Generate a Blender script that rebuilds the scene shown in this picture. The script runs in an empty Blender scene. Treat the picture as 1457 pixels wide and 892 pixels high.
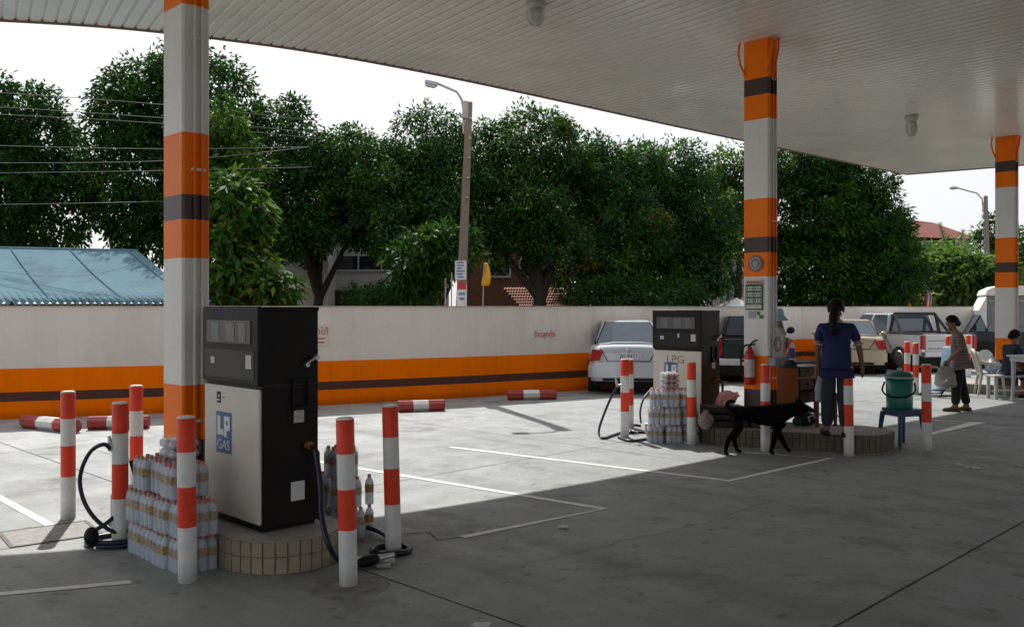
import bpy, math, random
import numpy as np
from mathutils import Vector, Matrix
random.seed(7)
SC = bpy.context.scene
COL = SC.collection
R = math.radians

# ------------------------------------------------------------------ camera
F, HY, CX, EYE = 1275.0, 437.0, 728.5, 1.85
cd = bpy.data.cameras.new('camera'); cam = bpy.data.objects.new('camera', cd); COL.objects.link(cam)
cam.location = (0, 0, EYE); cam.rotation_euler = (R(90), 0, 0)
cd.sensor_width = 36; cd.lens = 36 * F / 1457; cd.shift_y = -9 / 1457
cd.clip_start = 0.05; cd.clip_end = 2000
SC.camera = cam

# ------------------------------------------------------------------ sky, sun, exposure
SUNDIR = Vector((0.28, -0.88, -1.0)).normalized()      # the way the light travels
world = bpy.data.worlds.new('World'); SC.world = world; world.use_nodes = True
nt = world.node_tree; nt.nodes.clear()
sky = nt.nodes.new('ShaderNodeTexSky'); sky.sky_type = 'NISHITA'; sky.sun_disc = False
sky.sun_elevation = math.asin(-SUNDIR.z); sky.sun_rotation = math.atan2(-SUNDIR.x, -SUNDIR.y)
sky.air_density = 1.0; sky.dust_density = 4.0; sky.ozone_density = 1.0
bg = nt.nodes.new('ShaderNodeBackground'); bg.inputs['Strength'].default_value = 0.10
wo = nt.nodes.new('ShaderNodeOutputWorld')
# thin white cloud veil over the blue, thicker in places
tc = nt.nodes.new('ShaderNodeTexCoord'); cn = nt.nodes.new('ShaderNodeTexNoise')
cn.inputs['Scale'].default_value = 2.2; cn.inputs['Detail'].default_value = 6
cr = nt.nodes.new('ShaderNodeMapRange'); cr.inputs[1].default_value = .3; cr.inputs[2].default_value = .75
cr.inputs[3].default_value = .55; cr.inputs[4].default_value = .95
mx = nt.nodes.new('ShaderNodeMix'); mx.data_type = 'RGBA'
mx.inputs['B'].default_value = (9.0, 9.1, 9.6, 1)
nt.links.new(tc.outputs['Generated'], cn.inputs['Vector'])
nt.links.new(cn.outputs['Fac'], cr.inputs[0]); nt.links.new(cr.outputs[0], mx.inputs['Factor'])
nt.links.new(sky.outputs[0], mx.inputs['A']); nt.links.new(mx.outputs['Result'], bg.inputs[0])
nt.links.new(bg.outputs[0], wo.inputs[0])
sd = bpy.data.lights.new('sun', 'SUN'); sun = bpy.data.objects.new('sun', sd); COL.objects.link(sun)
sd.energy = 4.0; sd.angle = R(0.5); sd.color = (1, .97, .92)
sun.rotation_euler = SUNDIR.to_track_quat('-Z', 'Y').to_euler(); sun.location = (0, 0, 30)
SC.view_settings.view_transform = 'Standard'; SC.view_settings.look = 'None'
SC.view_settings.exposure = 0.28; SC.view_settings.gamma = 1; SC.view_settings.use_curve_mapping = False
SC.cycles.max_bounces = 8; SC.cycles.diffuse_bounces = 4; SC.cycles.glossy_bounces = 3
SC.cycles.transmission_bounces = 6; SC.cycles.transparent_max_bounces = 12
SC.cycles.use_denoising = True

# ------------------------------------------------------------------ places
def W(px, py, Y):
    return Vector(((px - CX) / F * Y, Y, EYE - (py - HY) / F * Y))
def G(px, py, z=0.0):
    Y = (EYE - z) * F / (py - HY)
    return Vector(((px - CX) / F * Y, Y, z))
E1 = Vector((.7071, .7071, 0)); E2 = Vector((-.7071, .7071, 0))
YAW = R(45)

# ------------------------------------------------------------------ materials
MATS = {}
def mat(name, col, rough=.6, metal=0, var=.12, scale=6, bump=0, bscale=60, spec=.5, dirt=None, dscale=2.0, alpha=1, trans=0):
    if name in MATS: return MATS[name]
    m = bpy.data.materials.new(name); m.use_nodes = True
    n, l = m.node_tree.nodes, m.node_tree.links
    b = n['Principled BSDF']
    b.inputs['Roughness'].default_value = rough; b.inputs['Metallic'].default_value = metal
    b.inputs['Specular IOR Level'].default_value = spec
    if trans: b.inputs['Transmission Weight'].default_value = trans
    tc = n.new('ShaderNodeTexCoord')
    no = n.new('ShaderNodeTexNoise'); no.inputs['Scale'].default_value = scale; no.inputs['Detail'].default_value = 5
    l.new(tc.outputs['Object'], no.inputs['Vector'])
    mr = n.new('ShaderNodeMapRange'); mr.inputs[1].default_value = .25; mr.inputs[2].default_value = .75
    mr.inputs[3].default_value = 1 - var; mr.inputs[4].default_value = 1 + var
    l.new(no.outputs['Fac'], mr.inputs[0])
    mul = n.new('ShaderNodeVectorMath'); mul.operation = 'SCALE'; mul.inputs[0].default_value = col[:3]
    l.new(mr.outputs[0], mul.inputs['Scale'])
    out = mul.outputs[0]
    if dirt:
        dn = n.new('ShaderNodeTexNoise'); dn.inputs['Scale'].default_value = dscale; dn.inputs['Detail'].default_value = 8
        dn.inputs['Roughness'].default_value = .7
        l.new(tc.outputs['Object'], dn.inputs['Vector'])
        dr = n.new('ShaderNodeMapRange'); dr.inputs[1].default_value = .5; dr.inputs[2].default_value = .75
        dr.inputs[3].default_value = 0; dr.inputs[4].default_value = dirt[3]
        l.new(dn.outputs['Fac'], dr.inputs[0])
        mi = n.new('ShaderNodeMix'); mi.data_type = 'RGBA'; mi.inputs['B'].default_value = (*dirt[:3], 1)
        l.new(dr.outputs[0], mi.inputs['Factor']); l.new(out, mi.inputs['A']); out = mi.outputs['Result']
    l.new(out, b.inputs['Base Color'])
    if bump:
        bn = n.new('ShaderNodeTexNoise'); bn.inputs['Scale'].default_value = bscale; bn.inputs['Detail'].default_value = 4
        l.new(tc.outputs['Object'], bn.inputs['Vector'])
        bu = n.new('ShaderNodeBump'); bu.inputs['Strength'].default_value = bump; bu.inputs['Distance'].default_value = .02
        l.new(bn.outputs['Fac'], bu.inputs['Height']); l.new(bu.outputs[0], b.inputs['Normal'])
    if alpha < 1:
        t = n.new('ShaderNodeBsdfTransparent'); ms = n.new('ShaderNodeMixShader'); ms.inputs[0].default_value = alpha
        l.new(t.outputs[0], ms.inputs[1]); l.new(b.outputs[0], ms.inputs[2])
        l.new(ms.outputs[0], n['Material Output'].inputs[0])
    MATS[name] = m
    return m
def leafmat(name, col, tr=.38, rough=.55):
    if name in MATS: return MATS[name]
    m = mat(name, col, rough, var=.35, scale=1.3, spec=.18)
    n, l = m.node_tree.nodes, m.node_tree.links
    b = n['Principled BSDF']
    t = n.new('ShaderNodeBsdfTranslucent'); t.inputs[0].default_value = (col[0] * 1.5, col[1] * 1.5, col[2] * .7, 1)
    ms = n.new('ShaderNodeMixShader'); ms.inputs[0].default_value = tr
    l.new(b.outputs[0], ms.inputs[1]); l.new(t.outputs[0], ms.inputs[2]); l.new(ms.outputs[0], n['Material Output'].inputs[0])
    return m

# ------------------------------------------------------------------ mesh builder
class MB:
    def __init__(s): s.v = []; s.f = []; s.m = []; s.sm = []
    def add(s, vs, fs, mi=0, smooth=False):
        o = len(s.v); s.v += [tuple(x) for x in vs]
        for f in fs:
            s.f.append([o + i for i in f]); s.m.append(mi); s.sm.append(smooth)
        return s
    def box(s, c, d, mi=0, rz=0, M=None):
        hx, hy, hz = d[0] / 2, d[1] / 2, d[2] / 2
        T = Matrix.Translation(c) @ (M if M is not None else Matrix.Rotation(rz, 4, 'Z'))
        vs = [T @ Vector((x * hx, y * hy, z * hz)) for x in (-1, 1) for y in (-1, 1) for z in (-1, 1)]
        return s.add(vs, [(0, 1, 3, 2), (4, 6, 7, 5), (0, 4, 5, 1), (2, 3, 7, 6), (0, 2, 6, 4), (1, 5, 7, 3)], mi)
    def bb(s, x0, x1, y0, y1, z0, z1, mi=0):
        return s.box(((x0 + x1) / 2, (y0 + y1) / 2, (z0 + z1) / 2), (x1 - x0, y1 - y0, z1 - z0), mi)
    def tube(s, pts, r, seg=8, mi=0, caps=True, smooth=True):
        pts = [Vector(p) for p in pts]; rs = r if isinstance(r, (list, tuple)) else [r] * len(pts)
        rings = []; prev = None
        for i, p in enumerate(pts):
            a = pts[max(i - 1, 0)]; b = pts[min(i + 1, len(pts) - 1)]
            d = (b - a).normalized()
            if prev is None:
                u = d.orthogonal().normalized()
            else:
                u = (prev - d * prev.dot(d))
                u = u.normalized() if u.length > 1e-6 else d.orthogonal().normalized()
            prev = u; w = d.cross(u)
            rings.append([p + (u * math.cos(2 * math.pi * k / seg) + w * math.sin(2 * math.pi * k / seg)) * rs[i] for k in range(seg)])
        vs = [q for g in rings for q in g]; fs = []
        for i in range(len(pts) - 1):
            for k in range(seg):
                fs.append((i * seg + k, i * seg + (k + 1) % seg, (i + 1) * seg + (k + 1) % seg, (i + 1) * seg + k))
        s.add(vs, fs, mi, smooth)
        if caps:
            n = (len(pts) - 1) * seg
            s.add(rings[0], [tuple(reversed(range(seg)))], mi); s.add(rings[-1], [tuple(range(seg))], mi)
        return s
    def lathe(s, prof, c=(0, 0, 0), seg=20, mi=0, smooth=True, mis=None):
        c = Vector(c); vs = []
        for r, z in prof:
            for k in range(seg):
                a = 2 * math.pi * k / seg; vs.append(c + Vector((r * math.cos(a), r * math.sin(a), z)))
        for i in range(len(prof) - 1):
            fs = [(i * seg + k, i * seg + (k + 1) % seg, (i + 1) * seg + (k + 1) % seg, (i + 1) * seg + k) for k in range(seg)]
            o = len(s.v) if i == 0 else o
            if i == 0: s.v += [tuple(x) for x in vs]
            for f in fs:
                s.f.append([o + q for q in f]); s.m.append(mis[i] if mis else mi); s.sm.append(smooth)
        n = len(prof) - 1
        if prof[n][0] > 1e-4: s.add(vs[n * seg:], [tuple(range(seg))], mis[-1] if mis else mi)
        if prof[0][0] > 1e-4: s.add(vs[:seg], [tuple(reversed(range(seg)))], mis[0] if mis else mi)
        return s
    def ball(s, c, r, mi=0, seg=14, rings=9, M=None):
        r = r if isinstance(r, (tuple, list)) else (r, r, r)
        vs = []; fs = []
        for i in range(rings + 1):
            t = math.pi * i / rings
            for k in range(seg):
                a = 2 * math.pi * k / seg
                p = Vector((r[0] * math.sin(t) * math.cos(a), r[1] * math.sin(t) * math.sin(a), r[2] * math.cos(t)))
                if M: p = M @ p
                vs.append(Vector(c) + p)
        for i in range(rings):
            for k in range(seg):
                fs.append((i * seg + k, (i + 1) * seg + k, (i + 1) * seg + (k + 1) % seg, i * seg + (k + 1) % seg))
        return s.add(vs, fs, mi, True)
    def prism(s, poly, a, b, mi=0, axis='z', smooth=False):
        """poly of 2-D points extruded between a and b along axis"""
        def P(p, t):
            return {'z': (p[0], p[1], t), 'y': (p[0], t, p[1]), 'x': (t, p[0], p[1])}[axis]
        n = len(poly)
        vs = [P(p, a) for p in poly] + [P(p, b) for p in poly]
        s.add(vs, [tuple(reversed(range(n))), tuple(range(n, 2 * n))] , mi)
        s.add(vs, [(i, (i + 1) % n, n + (i + 1) % n, n + i) for i in range(n)], mi, smooth)
        return s
    def text(s, txt, size, M, mi=0, ext=.002, sx=1.0):
        cu = bpy.data.curves.new('t', 'FONT'); cu.body = txt; cu.size = size; cu.extrude = ext
        cu.align_x = 'CENTER'; cu.align_y = 'CENTER'; cu.resolution_u = 3
        o = bpy.data.objects.new('t', cu); COL.objects.link(o)
        me = bpy.data.meshes.new_from_object(o.evaluated_get(bpy.context.evaluated_depsgraph_get()))
        bpy.data.objects.remove(o); bpy.data.curves.remove(cu)
        s.add([M @ Vector((v.co.x * sx, v.co.y, v.co.z)) for v in me.vertices], [tuple(p.vertices) for p in me.polygons], mi)
        bpy.data.meshes.remove(me); return s
    def build(s, name, mats, parent=None, bevel=0, sub=0, loc=None, rz=0, merge=False):
        me = bpy.data.meshes.new(name); me.from_pydata(s.v, [], s.f)
        for m in (mats if isinstance(mats, (list, tuple)) else [mats]): me.materials.append(m)
        me.polygons.foreach_set('material_index', s.m); me.polygons.foreach_set('use_smooth', s.sm); me.update()
        import bmesh
        bm = bmesh.new(); bm.from_mesh(me)
        if merge: bmesh.ops.remove_doubles(bm, verts=bm.verts, dist=1e-4)
        bmesh.ops.recalc_face_normals(bm, faces=bm.faces); bm.to_mesh(me); bm.free()
        o = bpy.data.objects.new(name, me); COL.objects.link(o)
        if parent: o.parent = parent
        if loc is not None: o.location = loc
        if rz: o.rotation_euler.z = rz
        if sub:
            md = o.modifiers.new('sub', 'SUBSURF'); md.levels = md.render_levels = sub
        if bevel:
            md = o.modifiers.new('bev', 'BEVEL'); md.width = bevel; md.segments = 2; md.limit_method = 'ANGLE'; md.angle_limit = R(40)
        return o
def tag(o, label=None, cat=None, group=None, kind='thing'):
    if label: o['label'] = label
    if cat: o['category'] = cat
    if group: o['group'] = group
    if kind: o['kind'] = kind
    return o
def empty(name, loc, rz, label, cat, group=None):
    o = bpy.data.objects.new(name, None); o.empty_display_size = .2; COL.objects.link(o)
    o.location = loc; o.rotation_euler = (0, 0, rz); return tag(o, label, cat, group)
def kids(o): return [c for c in COL.objects if c.parent == o]
def dup(root, loc, rz=None, label=None):
    def cp(o, p):
        c = o.copy(); COL.objects.link(c)
        if p: c.parent = p
        for k in list(o.children): cp(k, c)
        return c
    r = cp(root, None); r.location = loc
    if rz is not None: r.rotation_euler.z = rz
    if label: r['label'] = label
    return r
def struct(o): return tag(o, kind='structure')

# palette
WHITE = mat('cream_white_paint', (.78, .76, .72), .45, var=.05, dirt=(.42, .38, .33, .35), dscale=1.5)
ORANGE = mat('orange_paint', (1.0, .20, .0), .4, var=.05, spec=.22, dirt=(.75, .14, .01, .35), dscale=2)
BROWN = mat('dark_brown_paint', (.055, .022, .018), .4, var=.15)
REDP = mat('red_post_paint', (.88, .055, .012), .45, var=.12, dirt=(.3, .04, .02, .4), dscale=9)
WHITEP = mat('white_post_paint', (.80, .80, .78), .45, var=.05, dirt=(.4, .38, .35, .4), dscale=9)
BLACK = mat('black_enamel', (.0125, .0100, .009), .5, var=.3, spec=.22, dirt=(.022, .018, .015, .6), dscale=5)
RUBBER = mat('black_rubber', (.008, .008, .010), .5, var=.2, spec=.25)
STEEL = mat('dull_steel', (.5, .5, .5), .35, metal=.8, var=.15)
GLASSD = mat('dark_window_glass', (.02, .025, .03), .05, var=.1, spec=.8)
def streaks(m, amt):
    n, l = m.node_tree.nodes, m.node_tree.links; b = n['Principled BSDF']; src = b.inputs['Base Color'].links[0].from_socket
    tc = n.new('ShaderNodeTexCoord'); mp = n.new('ShaderNodeMapping'); mp.inputs['Scale'].default_value = (2.6, 2.6, .22); l.new(tc.outputs['Object'], mp.inputs['Vector'])
    no = n.new('ShaderNodeTexNoise'); no.inputs['Scale'].default_value = 1.6; no.inputs['Detail'].default_value = 7; no.inputs['Roughness'].default_value = .7; l.new(mp.outputs[0], no.inputs['Vector'])
    r = n.new('ShaderNodeMapRange'); r.inputs[1].default_value = .48; r.inputs[2].default_value = .72; r.inputs[3].default_value = 1; r.inputs[4].default_value = 1 - amt; l.new(no.outputs['Fac'], r.inputs[0])
    sx = n.new('ShaderNodeSeparateXYZ'); l.new(tc.outputs['Object'], sx.inputs[0])
    h = n.new('ShaderNodeMapRange'); h.inputs[1].default_value = .02; h.inputs[2].default_value = .16; h.inputs[3].default_value = .62; h.inputs[4].default_value = 1; l.new(sx.outputs['Z'], h.inputs[0])
    k = n.new('ShaderNodeMath'); k.operation = 'MULTIPLY'; l.new(r.outputs[0], k.inputs[0]); l.new(h.outputs[0], k.inputs[1])
    v = n.new('ShaderNodeVectorMath'); v.operation = 'SCALE'; l.new(src, v.inputs[0]); l.new(k.outputs[0], v.inputs['Scale']); l.new(v.outputs[0], b.inputs['Base Color'])
streaks(WHITEP, .16); streaks(REDP, .16); streaks(WHITE, .10)
TYRE = mat('tyre_rubber', (.012, .012, .012), .8, var=.2)
CHROME = mat('wheel_alloy', (.55, .55, .56), .3, metal=.9, var=.1)

# ------------------------------------------------------------------ ground
gm = mat('dusty_earth', (.18, .15, .11), .95, var=.3, scale=1.5, bump=.4, bscale=8)
struct(MB().add([(-600, -600, -.02), (600, -600, -.02), (600, 900, -.02), (-600, 900, -.02)], [(0, 1, 2, 3)]).build('ground', gm))
def concrete():
    m = bpy.data.materials.new('stained_concrete'); m.use_nodes = True
    n, l = m.node_tree.nodes, m.node_tree.links; b = n['Principled BSDF']
    tc = n.new('ShaderNodeTexCoord')
    mp = n.new('ShaderNodeMapping'); mp.inputs['Rotation'].default_value = (0, 0, -YAW); l.new(tc.outputs['Object'], mp.inputs['Vector'])
    def noise(sc, det, ro=.6, src=None):
        k = n.new('ShaderNodeTexNoise'); k.inputs['Scale'].default_value = sc; k.inputs['Detail'].default_value = det
        k.inputs['Roughness'].default_value = ro; l.new((src or tc).outputs[0 if src else 'Object'], k.inputs['Vector']); return k
    def rng(src, a, b_, c, d):
        k = n.new('ShaderNodeMapRange'); k.inputs[1].default_value = a; k.inputs[2].default_value = b_
        k.inputs[3].default_value = c; k.inputs[4].default_value = d; l.new(src, k.inputs[0]); return k.outputs[0]
    def mul(a, b_):
        k = n.new('ShaderNodeMath'); k.operation = 'MULTIPLY'; l.new(a, k.inputs[0]); l.new(b_, k.inputs[1]); return k.outputs[0]
    br = n.new('ShaderNodeTexBrick'); br.offset = 0; br.inputs['Scale'].default_value = 1
    br.inputs['Brick Width'].default_value = 5.4; br.inputs['Row Height'].default_value = 5.2; br.inputs['Mortar Size'].default_value = 0
    br.inputs['Color1'].default_value = (.86, .86, .86, 1); br.inputs['Color2'].default_value = (1.1, 1.1, 1.1, 1)
    mp2 = n.new('ShaderNodeMapping'); mp2.inputs['Location'].default_value = (-3.75, -2.35, 0); l.new(mp.outputs[0], mp2.inputs['Vector'])
    l.new(mp2.outputs[0], br.inputs['Vector'])
    a = rng(noise(.45, 6, .6).outputs['Fac'], .3, .7, .80, 1.12)
    c = rng(noise(2.4, 8, .72).outputs['Fac'], .35, .7, .86, 1.08)
    d = rng(noise(38, 3, .6).outputs['Fac'], .2, .8, .9, 1.1)
    # dark oil and tyre stains
    st = rng(noise(.9, 9, .68).outputs['Fac'], .52, .68, 1.0, .50)
    sp = rng(noise(7, 3, .5).outputs['Fac'], .62, .72, 1.0, .62)
    # tyre marks running between the islands
    mp3 = n.new('ShaderNodeMapping'); mp3.inputs['Scale'].default_value = (1.6, .12, 1); l.new(mp.outputs[0], mp3.inputs['Vector'])
    ty = rng(noise(1.0, 5, .6, mp3).outputs['Fac'], .50, .70, 1.0, .70)
    f = mul(mul(mul(a, c), mul(d, st)), mul(sp, ty))
    v = n.new('ShaderNodeVectorMath'); v.operation = 'SCALE'; v.inputs[0].default_value = (.345, .364, .362); l.new(f, v.inputs['Scale'])
    v2 = n.new('ShaderNodeVectorMath'); v2.operation = 'MULTIPLY'; l.new(v.outputs[0], v2.inputs[0]); l.new(br.outputs['Color'], v2.inputs[1])
    l.new(v2.outputs[0], b.inputs['Base Color'])
    l.new(rng(noise(1.7, 5).outputs['Fac'], .3, .7, .55, .85), b.inputs['Roughness'])
    bu = n.new('ShaderNodeBump'); bu.inputs['Strength'].default_value = .25; bu.inputs['Distance'].default_value = .01
    l.new(noise(70, 4, .7).outputs['Fac'], bu.inputs['Height']); l.new(bu.outputs[0], b.inputs['Normal'])
    return m
CONC = concrete()
# the wall line: (px, py of its foot)
WALLPX = [(-420, 610), (-200, 604), (0, 597), (227, 588), (454, 577), (650, 566.5), (840, 554.5), (1000, 539), (1140, 519.5), (1280, 520), (1457, 521), (1750, 522)]
WALL = [G(x, y) for x, y in WALLPX]
fc = [Vector((-40, -25, 0)), Vector((60, -25, 0)), Vector((60, WALL[-1].y, 0))] + [Vector((w.x, w.y + .1, 0)) for w in reversed(WALL)] + [Vector((-40, WALL[0].y, 0))]
struct(MB().add(fc, [tuple(range(len(fc)))]).build('forecourt', CONC))

def strip(pts, w, name, m, z=.004):
    mb = MB(); L = []; Rr = []
    for i, p in enumerate(pts):
        a = pts[max(i - 1, 0)]; b = pts[min(i + 1, len(pts) - 1)]
        d = (b - a).normalized(); nn = Vector((-d.y, d.x, 0))
        k = 1.0
        if 0 < i < len(pts) - 1:
            d1 = (pts[i] - pts[i - 1]).normalized(); k = 1 / max(.35, abs(Vector((-d1.y, d1.x, 0)).dot(nn)))
        L.append(Vector((p.x, p.y, z)) + nn * w / 2 * k); Rr.append(Vector((p.x, p.y, z)) - nn * w / 2 * k)
    n = len(pts)
    mb.add(L + Rr, [(i, i + 1, n + i + 1, n + i) for i in range(n - 1)])
    return struct(mb.build(name, m))
PAINT = mat('worn_road_paint', (.78, .78, .76), .7, var=.15, scale=14, dirt=(.5, .5, .49, .45), dscale=5)
JOINT = mat('slab_joint_filler', (.045, .045, .045), .9, var=.3, scale=12)
for ln in ([(400, 648), (515, 667), (860, 724), (658, 764)], [(640, 636), (690, 642), (1037, 684), (1182, 652), (1060, 644)],
           [(1310, 597), (1391, 601), (1318, 619)], [(-160, 860), (0, 845), (186, 828)], [(-140, 641), (0, 708), (76, 750), (104, 766)]):
    strip([G(*p) for p in ln], .08, 'painted_line', PAINT)
def uv(u, v): return E1 * u + E2 * v
for u in (3.72, 9.1, 14.5): strip([uv(u, -14), uv(u, 16.5 - u * .2)], .013 if u < 4 else .008, 'slab_joint', JOINT, .002)
for v in (2.35, 7.6, -2.9, 12.6): strip([uv(-9, v), uv(26 - v * .6, v)], .014 if 2 < v < 3 else .008, 'slab_joint', JOINT, .0025)
# short rough crack by the painted corner
strip([G(574, 760), G(610, 757), G(622, 768), G(664, 763)], .012, 'floor_crack', JOINT, .003)
rc = random.Random(21)
def crack(a, b, n, w, amp):
    P = []
    for i in range(n + 1):
        p = a.lerp(b, i / n); P.append(p + Vector((rc.uniform(-amp, amp), rc.uniform(-amp, amp), 0)))
    strip(P, w, 'floor_crack', JOINT, .0032)
crack(G(690, 815), G(1010, 742), 26, .004, .035); crack(G(1010, 742), G(1120, 705), 12, .004, .04); crack(G(300, 690), G(140, 640), 14, .007, .05)
# darker repair patch beside the near island
struct(MB().lathe([(.0, .0), (.16, .004), (.24, .004), (.27, 0)], G(497, 834), 24).build('floor_patch', mat('dark_mortar', (.21, .21, .2), .9, var=.4, scale=10)))
# paper scraps on the floor
SCR = mat('pale_litter', (.6, .6, .58), .8)
for i, (x, y) in enumerate([(1377, 665), (1388, 667), (1366, 663), (1448, 664), (806, 751), (684, 890)]):
    p = G(x, y); mb = MB()
    for k in range(3):
        q = p + Vector((random.uniform(-.03, .03), random.uniform(-.03, .03), .006))
        a = random.random() * 6; w_ = random.uniform(.04, .065)
        if k == 0:
            n_ = 11; rim_ = [q + Vector((math.cos(a + j * 6.283 / n_) * w_ * random.uniform(.6, 1.1), math.sin(a + j * 6.283 / n_) * w_ * random.uniform(.5, .9), random.uniform(0, .02))) for j in range(n_)]
            mb.add([q + Vector((0, 0, .022))] + rim_, [(0, 1 + j, 1 + (j + 1) % n_) for j in range(n_)])
    tag(mb.build('paper_scrap', SCR), ['crumpled white scrap lying midmost of three on dark floor at right', 'white scrap rightmost of the three on dark floor at right',
        'white scrap leftmost of the three on dark floor at right', 'flat pale scrap on the floor below the white table', 'small pale scrap beside the corner of the near painted line',
        'tiny pale scrap on floor at bottom edge of photo'][i], 'litter', 'scraps of paper on the floor')
# drain cover by the far left post
dp = G(72, 759)
dr = empty('drain_cover', dp, R(38), 'square steel drain cover set flush in the sunlit floor', 'drain')
mb = MB(); mb.bb(-.34, .34, -.3, -.27, 0, .008); mb.bb(-.34, .34, .27, .3, 0, .008); mb.bb(-.34, -.31, -.27, .27, 0, .008); mb.bb(.31, .34, -.27, .27, 0, .008)
mb.build('frame', mat('rusty_steel', (.10, .085, .07), .7, var=.3), dr)
MB().bb(-.308, .308, -.268, .268, 0, .006).build('plate', mat('drain_plate', (.32, .315, .30), .8, var=.25, scale=12, bump=.4), dr)

# ------------------------------------------------------------------ canopy
HC = 5.44
def catmull(P, n):
    out = []
    for i in range(len(P) - 1):
        p0 = P[max(i - 1, 0)]; p1 = P[i]; p2 = P[i + 1]; p3 = P[min(i + 2, len(P) - 1)]
        for k in range(n):
            t = k / n
            out.append(.5 * ((2 * p1) + (p2 - p0) * t + (2 * p0 - 5 * p1 + 4 * p2 - p3) * t * t + (3 * p1 - p0 - 3 * p2 + p3) * t ** 3))
    return out + [P[-1]]
def GC(px, py):
    Y = (HC - EYE) * F / (HY - py); return Vector(((px - CX) / F * Y, Y, HC))
EDGE = [GC(x, y) for x, y in [(-900, 14), (-450, 17), (0, 28), (300, 53), (600, 101), (1000, 187), (1290, 248)]]
EDGE = catmull(EDGE, 24)
# resample by length
seg = [0.0]
for i in range(1, len(EDGE)): seg.append(seg[-1] + (EDGE[i] - EDGE[i - 1]).length)
def edge_at(s):
    i = max(1, min(len(seg) - 1, int(np.searchsorted(seg, s))))
    t = (s - seg[i - 1]) / (seg[i] - seg[i - 1]); return EDGE[i - 1].lerp(EDGE[i], t)
TOT = seg[-1]
def rib_dir(s):
    t = s / TOT
    az = R(-22 + (-33) * t); return Vector((-math.sin(az), -math.cos(az), 0))
cano = empty('canopy', (0, 0, 0), 0, 'wide flat station canopy with glossy ribbed white ceiling overhead', 'canopy')
CEIL = mat('glossy_white_ceiling', (.75, .72, .655), .17, var=.05, scale=.5, spec=.6, dirt=(.4, .37, .3, .3), dscale=.8)
mb = MB(); NS = int(TOT / .155)
for i in range(NS):
    s0 = TOT * i / NS; s1 = TOT * (i + 1) / NS; a = edge_at(s0); c = edge_at(s1); b = a.lerp(c, .84)
    d0 = rib_dir(s0); d1 = rib_dir(s1); db = rib_dir(s0 * .16 + s1 * .84); L = 34
    up = Vector((0, 0, .022))
    aa, bb_, cc = a + d0 * L, b + db * L, c + d1 * L
    bev = Vector((0, 0, .006))
    m1 = a.lerp(b, .12); m2 = a.lerp(b, .88); n1 = aa.lerp(bb_, .12); n2 = aa.lerp(bb_, .88)
    mb.add([a + bev, m1, m2, b + bev, aa + bev, n1, n2, bb_ + bev], [(0, 1, 5, 4), (1, 2, 6, 5), (2, 3, 7, 6)], 0)
    mb.add([b + bev, b + up, c + up, c + bev, bb_ + bev, bb_ + up, cc + up, cc + bev], [(0, 1, 5, 4), (1, 2, 6, 5), (2, 3, 7, 6)], 0)
mb.build('ceiling', CEIL, cano)
FASC = mat('orange_fascia', (.7, .2, .02), .4, var=.06); LIP = mat('brown_lip', (.20, .13, .09), .5)
rim = EDGE + [EDGE[-1] + rib_dir(TOT) * k for k in (4, 12, 34)]
mb = MB()
cen = Vector((2, 2, 0))
outs = []
for i, p in enumerate(rim):
    a = rim[max(i - 1, 0)]; b = rim[min(i + 1, len(rim) - 1)]; d = (b - a).normalized(); outs.append(Vector((-d.y, d.x, 0)))
lo = [p + o * .003 + Vector((0, 0, -.02)) for p, o in zip(rim, outs)]; lo2 = [p + o * .05 + Vector((0, 0, -.02)) for p, o in zip(rim, outs)]
hi2 = [p + o * .05 + Vector((0, 0, .85)) for p, o in zip(rim, outs)]; hi = [p + o * .003 + Vector((0, 0, .85)) for p, o in zip(rim, outs)]
n = len(rim)
mb.add(lo + lo2 + hi2 + hi, [(i, i + 1, n + i + 1, n + i) for i in range(n - 1)], 1)
mb.add(lo + lo2 + hi2 + hi, [(n + i, n + i + 1, 2 * n + i + 1, 2 * n + i) for i in range(n - 1)] + [(2 * n + i, 2 * n + i + 1, 3 * n + i + 1, 3 * n + i) for i in range(n - 1)] , 0)
mb.add(lo + lo2 + hi2 + hi, [(3 * n + i, 3 * n + i + 1, i + 1, i) for i in range(n - 1)], 1)
mb.build('fascia', [FASC, LIP], cano)
fl = [p + Vector((0, 0, .80)) for p in EDGE]; bl = [p + rib_dir(s) * 34 + Vector((0, 0, .80)) for p, s in zip(EDGE, seg)]
n = len(fl); MB().add(fl + bl, [(i, i + 1, n + i + 1, n + i) for i in range(n - 1)]).build('roof', mat('metal_roof_sheet', (.4, .4, .4), .5), cano)

# ceiling lamps
GLS = mat('frosted_lamp_glass', (.7, .7, .66), .15, var=.05, trans=.5)
def ceil_lamp(px, py, label):
    p = GC(px, py); t = empty('ceiling_lamp', p, 0, label, 'lamp', 'lamps under the canopy')
    MB().lathe([(.0, 0), (.12, 0), (.12, -.05), (.09, -.08), (.0, -.08)], seg=18).build('base', mat('lamp_base_grey', (.5, .48, .44), .5), t)
    MB().lathe([(.085, -.08), (.1, -.14), (.095, -.2), (.06, -.25), (.0, -.265)], seg=18).build('glass', GLS, t)
    g = MB()
    for k in range(6):
        a = k * math.pi / 3; g.tube([(.09 * math.cos(a), .09 * math.sin(a), -.08), (.112 * math.cos(a), .112 * math.sin(a), -.14), (.106 * math.cos(a), .106 * math.sin(a), -.2), (.05 * math.cos(a), .05 * math.sin(a), -.265)], .0035, 5)
    g.build('guard', MATS['lamp_base_grey'], t)
    return t
ceil_lamp(762, 5, 'caged lamp on the canopy ceiling at top of the photo')
ceil_lamp(1297, 165, 'caged lamp on the canopy ceiling between the two farther columns').scale = (1, 1, 1.5)

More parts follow.
